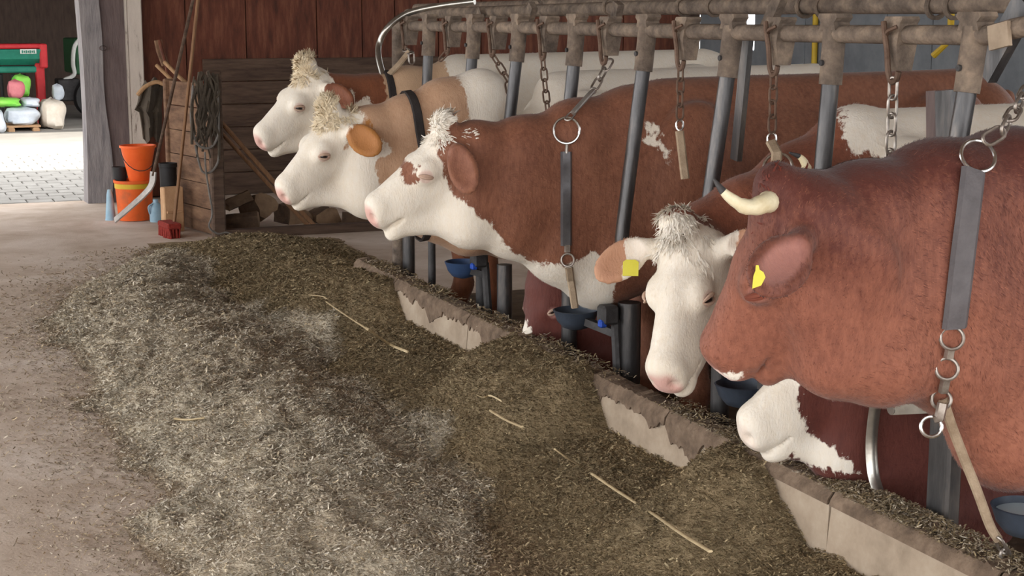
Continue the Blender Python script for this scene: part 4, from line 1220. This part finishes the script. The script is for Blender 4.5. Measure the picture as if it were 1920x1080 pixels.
def flakes(n, prob, lmin, lmax, wmin, wmax, name, label, pal, hmax=.02, seed=1, xr=(.25, CX-.06), yr=(3.0, 11.6), zfun=None, fres=None):
    r = np.random.default_rng(seed)
    # nearer ground gets more pieces: sample y with density ~ 1/y
    y = np.exp(r.uniform(math.log(yr[0]), math.log(yr[1]), n)); x = r.uniform(xr[0], xr[1], n)
    if zfun is None:
        z, d, dc, cov = height(x, y)
    else: z, d, dc, cov = zfun(x, y)
    k = r.random(n) < prob(x, y, d, dc, cov)
    if zfun is None: k &= (x < CX-.06) | ((y > 8.42) & (y < 11.5) & (dc < .6))
    x, y, z, d, dc = x[k], y[k], z[k], d[k], dc[k]; n = len(x)
    ln = r.uniform(lmin, lmax, n)*np.clip(.55+y*.11, .8, 1.7); wd = r.uniform(wmin, wmax, n)*np.clip(.55+y*.11, .8, 1.7); az = r.uniform(0, 2*math.pi, n); el = r.normal(.0, .24, n)
    dv = np.stack([np.cos(az)*np.cos(el), np.sin(az)*np.cos(el), np.sin(el)], 1)
    up = np.stack([r.normal(0,.35,n), r.normal(0,.35,n), np.ones(n)], 1)
    sv = np.cross(dv, up); sv /= np.linalg.norm(sv, axis=1, keepdims=True); nv = np.cross(sv, dv)
    c = np.stack([x, y, z+r.uniform(0, hmax, n)+np.abs(np.sin(el))*ln*.35], 1)
    bend = r.uniform(-.25, .25, n)
    Vv = np.zeros((n, 3, 2, 3))
    for i, t in enumerate((-.5, 0, .5)):
        p = c+dv*(ln*t)[:, None]+nv*(bend*ln*(.25-abs(t)))[:, None]
        Vv[:, i, 0] = p-sv*wd[:, None]/2; Vv[:, i, 1] = p+sv*wd[:, None]/2
    base = (np.arange(n)*6)[:, None, None]
    Q = (base+np.array([[0,1,3,2],[2,3,5,4]])[None]).reshape(-1, 4)
    me = np_mesh(name, Vv.reshape(-1, 3), Q, MT['feed'])
    pal = np.array([L(*q)[:3] for q in pal])
    f = smooth01((d+.05)/.12)
    bc = feed_col(x, y, d, dc, 0)
    pc = pal[r.integers(0, len(pal), n)]
    mixk = r.uniform(.15, .85, n)[:, None]*np.where(f > .5, 1, .8)[:, None]
    col = (bc*(1-mixk)+pc*mixk)*r.uniform(.72, 1.22, n)[:, None]
    cattr(me, 'col', np.repeat(col, 6, 0))
    me.polygons.foreach_set('use_smooth', np.zeros(len(Q), bool))
    return tag(link(name, me), label, 'fodder', kind='stuff')
PAL1 = [(210,196,172),(226,214,192),(196,186,168),(168,154,134),(232,222,206),(190,180,164),(140,128,110),(218,198,164)]
PAL2 = [(146,128,98),(122,106,80),(176,156,120),(102,88,68),(204,186,148),(138,120,88)]
def pr_pile(x, y, d, dc, cov): return smooth01((d+.04)/.10)
def pr_curb(x, y, d, dc, cov): return np.where(d > .03, 0, (1-smooth01((dc-.25)/.75))*np.clip(cov+.1, 0, 1)+.34*right_of_pile(x, y))
flakes(290000, pr_pile, .008, .024, .0026, .0060, 'chopped_hay', 'pale grey-green chopped hay on the long feed pile', PAL1, .013, 1, xr=(.3, 2.3))
flakes(460000, pr_curb, .008, .022, .0024, .0058, 'chopped_silage', 'dark brown chopped silage strewn along the curb', PAL2, .012, 2, xr=(.25, 3.3))
def pr_scat(x, y, d, dc, cov): return np.where((d < .02) & ~right_of_pile(x, y), np.clip(1.0*np.exp(d/.24), 0, .9)+.015, 0)
def flat0(x, y):
    d, cov = zones(x, y); return np.zeros_like(x)+.002, d, (CX-.06)-x, cov
flakes(110000, pr_scat, .007, .022, .002, .005, 'scattered_chaff', 'loose chaff scattered on the dusty concrete', PAL1, .004, 3, xr=(.2, 2.3), zfun=flat0)
# crumbs lying on the curb top
def curbz(x, y): return np.full_like(x, CZ+.018), np.full_like(x, -1.), np.full_like(x, .0), np.full_like(x, 1.)
flakes(30000, lambda x, y, d, dc, cov: np.clip((fbm(x, y, 2.5, 77)-.30)*3, 0, 1)*np.where(y < 4.3, 1, .3), .008, .024, .002, .005, 'curb_crumbs', 'chopped fodder crumbs along the top of the curb', PAL1+PAL2, .012, 5, xr=(CX-.062, CX+.07), yr=(2.7, 8.2), zfun=curbz)

# single long stalks
def stalk(pxs, label, r=.0035, z=.03, me='straw'):
    P = []
    for x, y in pxs:
        q = pt(x, y, Z=z)
        for k in range(3):
            hz = float(height(np.array([q[0]]), np.array([q[1]]))[0][0])+.034
            q = pt(x, y, Z=hz)
        P.append(q)
    o = MB().tube(smooth_path(P, 4), r, 6, sq=(1.3, .6)).build('straw_stalk', MT[me])
    return tag(o, label, 'stalk')
stalk([(580,553),(606,556),(612,560)], 'short pale stalk tip lying at the head of the trodden strip', .005)
stalk([(612,566),(650,592),(690,618),(730,645),(765,660)], 'long thin pale stalk on the dark silage beyond the pile', .0045)
stalk([(1110,888),(1160,922),(1220,960),(1280,1002),(1332,1034)], 'long thick straw stalk lying in the silage near the curb', .006)
stalk([(1040,842),(1062,858),(1085,872)], 'forked short straw beside the thick stalk', .004)
stalk([(920,770),(950,788),(978,800)], 'frayed bent straw on the trodden strip', .006)
stalk([(890,738),(905,745),(920,742),(940,752)], 'kinked pale straw near the frayed one', .003)
stalk([(328,785),(352,787),(380,784)], 'single white straw on the left slope of the pile', .007)

# ------------------------------------------------------------------ pen and tools by the far wall
PY = 11.88
pen = empty('board_pen', (2.5, PY, 0), 'worn wooden board pen with a dark corner post', 'pen')
A = V3(2.50, PY+.06, 0); B = V3(2.30, 12.95, 0)
for k in range(6):
    z0 = .01+k*.197; j = random.uniform(-.012, .012)
    MB().beam(A+V3(j,0,z0+.095), B+V3(j,0,z0+.095), .032, .190).build('side_board', MT['plank_side'], pen, False)
tp = pt(398, 132, Y=PY)[2]
MB().bbox((2.47, PY, tp/2), (.10, .10, tp), .012).build('corner_post', MT['plank_grey'], pen, False)
MB().bbox((2.31, 12.92, .60), (.08, .08, 1.2), .01).build('rear_post', MT['plank_side'], pen, False)
MB().beam((2.45, PY, .035), (5.2, PY, .035), .09, .07).build('sill', MT['plank_grey'], pen, False)
# cables hung on the corner post
def cable(pxs, Y, r, label, group=None):
    return tag(MB().tube(smooth_path([pt(x, y, Y=Y) for x, y in pxs], 5), r, 7).build('cable', MT['rope']), label, 'cable', group)
cable([(362,160),(358,215),(362,250),(372,272),(390,278),(404,266),(410,240),(408,170)], PY-.075, .010, 'upper grey cable loop hung on the corner post')
cable([(366,272),(372,300),(380,322),(396,322),(408,305),(411,285)], PY-.075, .009, 'lower pale cable loop hung on the corner post')
cable([(384,285),(386,320),(392,360),(398,400),(392,425),(408,438),(425,436),(440,441)], PY-.085, .008, 'loose grey cable trailing down the corner post to the sill')
m = MB()
for k in range(34):
    x = random.uniform(364, 408); y = random.uniform(134, 170); P = []
    for j in range(5):
        P.append(pt(x, y, Y=PY-.058-random.uniform(0, .03))); x = min(411, max(360, x+random.uniform(-13, 13))); y += random.uniform(14, 42)
    m.tube(smooth_path(P, 3), random.uniform(.006, .013), 5)
tag(m.build('rag_bundle', MT['cloth']), 'dark frayed rag bundle draped over the corner post', 'rag')
# poles leaning in the pen
def pole(a, b, r, m_, label, name='pole', cat='pole', group=None):
    return tag(MB().tube([a, a*.5+b*.5+V3(0,0,-.01), b], [r, r*1.05, r], 8).build(name, m_), label, cat, group)
pole(pt(414,228,Y=12.05), pt(598,432,Y=11.98), .018, MT['handle'], 'upper of two brown poles leaning across the pen')
pole(pt(414,248,Y=12.20), pt(585,430,Y=12.10), .016, MT['handle'], 'lower of two brown poles leaning across the pen')
# logs and rubbish in the pen
def chunk(px, py, L_, r, ax, label, Y=12.35, mm='log'):
    c = pt(px, py, Y=Y); ax = nrm(ax); n = 14
    root = empty('log_chunk', (c[0], c[1], 0), label, 'log')
    x = nrm(np.cross(ax, V3(0,0,1) if abs(ax[2]) < .9 else V3(1,0,0))); y = np.cross(ax, x); rows = []
    rad = [r*(1+.18*math.sin(3*a+px)+.08*RNG.normal()) for a in np.linspace(0, 2*math.pi, n, endpoint=False)]
    for t in np.linspace(-.5, .5, 6):
        ring = [c+ax*L_*t+(x*math.cos(a)+y*math.sin(a))*rad[i]*(1+.05*RNG.normal()) for i, a in enumerate(np.linspace(0, 2*math.pi, n, endpoint=False))]
        rows.append(ring+[ring[0]])
    bk = MB().sheet(rows).build('bark', MT[mm], root)
    for e in (0, -1):
        MB().add(rows[e][:-1], [tuple(range(n)) if e else tuple(range(n-1,-1,-1))]).build('cut_end', MT['log_end'], bk, False)
chunk(482, 392, .34, .10, (.2,-.85,.25), 'large split log leaning in the pen', 12.45)
chunk(450, 415, .30, .075, (.9,-.3,.1), 'dark log lying beside the corner post', 12.2)
chunk(545, 406, .26, .11, (.25,-.9,.0), 'thick log under the leaning poles', 12.62)
chunk(606, 412, .3, .10, (.05,-.95,.05), 'log end at the foot of the leaning poles', 12.6)
chunk(446, 377, .22, .045, (.9,.2,.3), 'thin broken branch piece on top of the logs', 12.22)
chunk(676, 417, .30, .10, (.9,-.3,.0), 'log farther along the sill past the leaning poles', 12.4)
# buckets
def bucket(px0, px1, ytop, ybot, Y, m_, label, taper=.74, inner='black', band=None, handle=True):
    a = pt(px0, ytop, Y=Y); b = pt(px1, ytop, Y=Y); c = pt((px0+px1)/2, ybot, Y=Y)
    r = np.linalg.norm(b-a)/2; h_ = a[2]-c[2]; o = V3((a[0]+b[0])/2, Y, c[2])
    root = empty('bucket', o, label, 'bucket')
    m = MB().lathe([(.001,0),(r*taper,0),(r*taper*1.01,.01),(r*.97,h_*.93),(r*1.04,h_*.935),(r*1.05,h_),(r*.98,h_),(r*.95,h_*.93),(r*taper*.95,.015),(.001,.015)], o, 30)
    bd = m.build('body', m_, root)
    if band: MB().lathe([(r*.96,h_*.80),(r*.985,h_*.80),(r*.995,h_*.92),(r*.97,h_*.92)], o, 30).build('band', band, bd)
    if handle:
        P = [o+V3(math.cos(t)*r*1.03, -math.sin(t)*r*.9-.02*math.sin(t), h_*.93-math.sin(t)*h_*.62) for t in np.linspace(0, math.pi, 12)]
        MB().tube(P, .004, 6).build('bail_handle', MT['iron'], bd)
    return o, r, h_
o1, r1, h1 = bucket(214, 287, 338, 411, 13.30, MT['orange_worn'], 'large worn orange tub standing on the floor by the jamb', .86, band=MT['yellow'], handle=False)
bucket(225, 291, 273, 338.5, 13.30, MT['orange'], 'bright orange bucket stacked on the worn orange tub', .58)
bucket(210, 238, 313, 338.5, 13.40, MT['black'], 'small black pot on the orange tub beside the bright bucket', .9, handle=False)
bucket(298, 331, 306, 424, 12.62, MT['black'], 'tall black bucket behind the wooden block', .9, handle=False)
c = pt(207, 396, Y=13.36); c[2] = 0
tag(MB().lathe([(.001,0),(.046,0),(.043,.02),(.026,.22),(.016,.26),(.001,.262)], c, 16).build('plastic_funnel', MT['blue_pl']), 'pale blue plastic funnel standing beside the worn orange tub', 'funnel')
c = pt(293, 408, Y=13.1); c[2] = 0
jg = empty('plastic_jug', c, 'pale blue plastic jug squeezed beside the wooden block', 'jug')
MB().lathe([(.001,0),(.052,0),(.055,.02),(.055,.12),(.03,.16),(.022,.165),(.022,.19)], c, 14, cap1=True).build('body', MT['blue_pl'], jg)
MB().tube(smooth_path([c+V3(-.03,-.02,.155), c+V3(-.065,-.03,.13), c+V3(-.055,-.02,.07)], 4), .008, 6).build('grip', MT['blue_pl'], jg)
c = pt(324, 416, Y=12.45); t_ = pt(324, 350, Y=12.45)[2]
wb_ = empty('wooden_block', (c[0], c[1], 0), 'upright tan wooden block beside the red broom', 'block')
MB().bbox((c[0], c[1], t_/2), (.165, .09, t_), .008, rotz(.2)).build('block', MT['card'], wb_, False)
MB().bbox((c[0]+.01, c[1]-.052, t_*.45), (.13, .014, .02), .003, rotz(.2)).build('batten', MT['card'], wb_, False)
# broom
br = empty('broom', pt(318,440,Z=0), 'upright broom with a red head leaning on the pen', 'broom')
hb = pt(326, 422, Y=12.15); ht = pt(372, -10, Y=12.25)
MB().tube([hb, hb*.5+ht*.5, ht], .014, 9).build('handle', MT['handle'], br)
d = nrm(V3(.12,-.99,0)); c = pt(318, 428, Y=12.15); c[2] = .075
Mb = frame(d, np.cross(V3(0,0,1), d), V3(0,0,1))
bh = MB().bbox(c+V3(0,0,.02), (.28,.11,.045), .01, Mb).build('head', MT['broom_red'], br, False)
m = MB()
for i in range(14):
    for j in range(4):
        q = c+d*(-.13+.02*i)+np.cross(V3(0,0,1), d)*(-.042+.028*j)
        m.tube([q, q+V3(random.uniform(-.012,.012), random.uniform(-.012,.012), -.078)], [.008,.010], 5)
tag(m.build('bristles', MT['broom_red'], bh), kind='stuff')
# scraper
scp = empty('scraper', pt(218,416,Z=0), 'steel floor scraper with a dark handle leaning on the buckets', 'scraper')
t0 = pt(363,-5,Y=12.55); t1 = pt(297,285,Y=12.6); t2 = pt(287,330,Y=12.6)
MB().tube([t0, t1, t2], .014, 8).build('handle', MT['plank_grey'], scp)
bl = smooth_path([pt(288,322,Y=12.6), pt(285,345,Y=12.6), pt(272,363,Y=12.65), pt(245,388,Y=12.8), pt(216,413,Y=13.0)], 5)
ribbon(bl, [V3(-.5,-.75,.4)]*len(bl), .05, .006).build('blade', MT['tool_steel'], scp)
# light wooden handles and jacket on the pen side
pole(pt(293,122,Y=13.2), pt(364,186,Y=12.95), .016, MT['handle_light'], 'lower of two light wooden tool handles resting on the pen side', 'tool_handle', 'handle')
pole(pt(308,116,Y=13.15), pt(366,170,Y=12.9), .016, MT['handle_light'], 'upper of two light wooden tool handles resting on the pen side', 'tool_handle', 'handle')
fk = empty('shovel', V3(2.52,13.3,0), 'old wooden shovel blade standing behind the light handles', 'shovel')
MB().tube([pt(299,76,Y=13.5), pt(312,125,Y=13.4), V3(2.52,13.3,0)], [.018,.014,.014], 8).build('shaft', MT['plank_red'], fk)
ribbon([pt(296,75,Y=13.5), pt(300,95,Y=13.5), pt(310,122,Y=13.5)], [V3(0,-1,0)]*3, .055, .008).build('paddle', MT['plank_side'], fk)
rows = []
for j, (yy, xa, xb) in enumerate(((150,272,306),(165,262,306),(190,257,305),(205,252,303),(215,262,304),(235,266,303),(262,270,300))):
    rows.append([pt(xa+(xb-xa)*t, yy+(6*math.sin(t*9+j)), Y=13.36-.10*math.sin(t*math.pi)-.035*math.sin(t*14+j*.5)) for t in np.linspace(0, 1, 15)])
tag(MB().sheet(rows, .012).build('jacket', MT['cloth']), 'dark olive jacket hung over the back corner of the pen', 'jacket')
tag(MB().tube(smooth_path([pt(258,178,Y=13.24), pt(272,163,Y=13.21), pt(292,154,Y=13.20), pt(308,158,Y=13.18)], 5), .018, 8).build('hat_peg', MT['handle_light']), 'short tan peg sticking out above the olive jacket', 'peg')

# yellow pipes on the stall-side wall
for x in (1527, 1533):
    q = pt(x, 100, X=WX-.06)
    if x == 1527: tag(MB().tube([(WX-.06, q[1], STALL), (WX-.06, q[1], 2.6)], .028, 10).build('yellow_pipe', MT['yellow']), 'yellow upright pipe on the grey stall-side wall', 'pipe')
q = pt(1783, 40, X=6.5)
tag(MB().tube([(6.5, q[1], 3.4), (6.5, q[1], 1.55), (6.45, q[1]+.1, 1.45)], .022, 8).build('hanging_hose', MT['yellow']), 'dull yellow hose hanging from the roof behind the back rail', 'hose')

# ------------------------------------------------------------------ shed across the yard
SY = 25.0
sh = tag(MB().box((2, SY+7.0, 2.5), (20, .2, 5.2)).build('wall_shed', MT['dark'], None, False), kind='structure')
MB().box((-7.9, SY+3.5, 2.5), (.2, 7, 5.2)).build('side_wall', MT['dark'], sh, False)
MB().box((11.9, SY+3.5, 2.5), (.2, 7, 5.2)).build('side_wall', MT['dark'], sh, False)
MB().box((2, SY+2.2, 5.1), (20, 10.2, .2)).build('roof', MT['dark'], sh, False)
MB().box((2, SY-2.9, 4.05), (20, .2, 2.1)).build('shade_lintel', MT['dark'], sh, False)  # roof and lintel extended forward, out of view, to shade the sacks
tag(plane('floor_shed', -8, 12, SY, SY+7.1, -.02, MT['yard'], .3), kind='structure')
def S(x, y, Y): return pt(x, y, Y=Y)
dr_ = empty('seed_drill', S(30,240,26.4), 'red and green seed drill parked in the dark shed', 'machine')
YM = 26.4
def pbox(x0, y0, x1, y1, Y, dep, nm, m_, par):
    a = S(x0, y1, Y); b = S(x1, y0, Y)
    return MB().bbox(((a[0]+b[0])/2, Y+dep/2, (a[2]+b[2])/2), (abs(b[0]-a[0]), dep, abs(b[2]-a[2])), .02).build(nm, m_, par, False)
pbox(-160, 82, 86, 93, YM, .7, 'top_rail', MT['red_mach'], dr_)
a = S(-160,94,YM); b = S(78,94,YM); c = S(78,122,YM)
m = MB(); rows = [[(x, YM+dy, z) for dy, z in ((-.02,a[2]),(.02,c[2]+.1),(.16,c[2]),(.5,c[2]),(.65,a[2]))] for x in (a[0], b[0])]
m.sheet(rows); m.add(rows[0], [(4,3,2,1,0)]); m.add(rows[1], [(0,1,2,3,4)]); hop = m.build('hopper', MT['green_mach'], dr_, False)
pbox(-160, 124, 70, 139, YM+.1, .35, 'seed_box', MT['green_mach'], dr_)
pbox(38, 92, 68, 101, YM-.035, .012, 'maker_sticker', MT['sticker'], hop)
m = MB()
for k in range(7): m.box(S(42+k*3.7, 97, YM-.042), (.018, .006, .03 if k % 2 else .045))
m.build('sticker_print', MT['green_mach'], hop, False)
pbox(76, 82, 88, 128, YM-.02, .72, 'end_plate', MT['red_mach'], dr_)
pbox(72, 118, 83, 240, YM+.1, .12, 'support_leg', MT['red_mach'], dr_)
pbox(-120, 118, -108, 240, YM+.1, .12, 'support_leg', MT['red_mach'], dr_)
for k in range(9):
    x = -130+k*22
    MB().tube([S(x,139,YM+.2), S(x+4,190,YM+.3), S(x-3,236,YM+.35)], .03, 6).build('seed_tube', MT['black'], dr_)
# tractor-like loader beside it
tr = empty('green_loader', S(160,240,27.5), 'dark green loader with a pale guard arch in the shed', 'vehicle')
MB().tube(smooth_path([S(x,y,27.5) for x, y in ((168,68),(150,74),(139,90),(137,120),(139,140),(120,150))], 5), .035, 8).build('guard_arch', MT['sticker'], tr)
pbox(142, 72, 240, 140, 27.6, 1.6, 'engine_cover', MT['green_trac'], tr)
for px, r in ((172,.36),(235,.45)):
    c = S(px, 205, 27.9)
    MB().lathe([(.1,-.12),(r*.5,-.13),(r*.92,-.15),(r,-.1),(r,.1),(r*.92,.15),(r*.5,.13),(.1,.12)], (c[0], 27.4, r-.02), 26, (0,1,0), True, True).build('wheel', MT['black'], tr)
pbox(110, 148, 150, 190, 27.4, .5, 'hitch', MT['iron'], tr)
# pallet and sacks
pa = empty('pallet', S(45,250,24.75), 'small wooden pallet under the white sacks', 'pallet')
YP = 24.8
z0 = 0.0
for x0, x1 in ((15,28),(62,75)): pbox(x0, 239, x1, 253, YP, .8, 'block', MT['card'], pa)
for k in range(5): 
    a = S(13,239,YP); b = S(77,236,YP); MB().bbox(((a[0]+b[0])/2, YP+.08+k*.17, (a[2]+b[2])/2), (b[0]-a[0], .12, .03), .004).build('deck_board', MT['card'], pa, False)
def sack(x0, y0, x1, y1, Y, dep, m_, label, seed):
    a = S(x0, y1, Y); b = S(x1, y0, Y); r = np.random.default_rng(seed)
    c = V3((a[0]+b[0])/2, Y+dep/2, (a[2]+b[2])/2); R = V3(abs(b[0]-a[0])/2, dep/2, abs(b[2]-a[2])/2); rows = []
    for t in np.linspace(-1, 1, 11):
        row = []
        for p in np.linspace(0, 2*math.pi, 17):
            k = (1-abs(t)**4)**.4
            q = V3(math.copysign(abs(math.cos(p))**.55, math.cos(p))*k, math.copysign(abs(math.sin(p))**.55, math.sin(p))*k, t)
            q = q*(1+.07*math.sin(3*p+seed+2*t)+.05*math.sin(5*t+2*p+seed))
            row.append(c+q*R)
        row[-1] = row[0]; rows.append(row)
    return tag(MB().sheet(rows).build('sack', m_), label, 'sack')
sack(80, 186, 125, 247, YP+.1, .8, MT['bag_cream'], 'full cream sack standing beside the pallet', 1)
sack(13, 201, 75, 238, YP+.05, .8, MT['bag_white'], 'white sack lying on the small pallet', 2)
sack(-34, 205, 10, 256, YP-.34, .55, MT['bag_white'], 'white sack with a grey side leaning at the pallet end', 4)
sack(-20, 184, 41, 203, YP+.2, .6, MT['bag_green'], 'green film package on top of the white sacks', 5)
sack(44, 184, 77, 203, YP+.25, .6, MT['bag_white'], 'half folded white sack on the pallet load beside the green film', 6)
sack(26, 140, 58, 184, 26.0, .5, MT['bag_green'], 'bright green rounded package under the seed drill', 7)
sack(16, 150, 46, 186, 25.62, .3, MT['bag_pink'], 'pink package leaning against the bright green one', 8)
sack(100, 158, 120, 190, 26.3, .3, MT['bag_white'], 'small pale canister bag beside the red machine leg', 9)
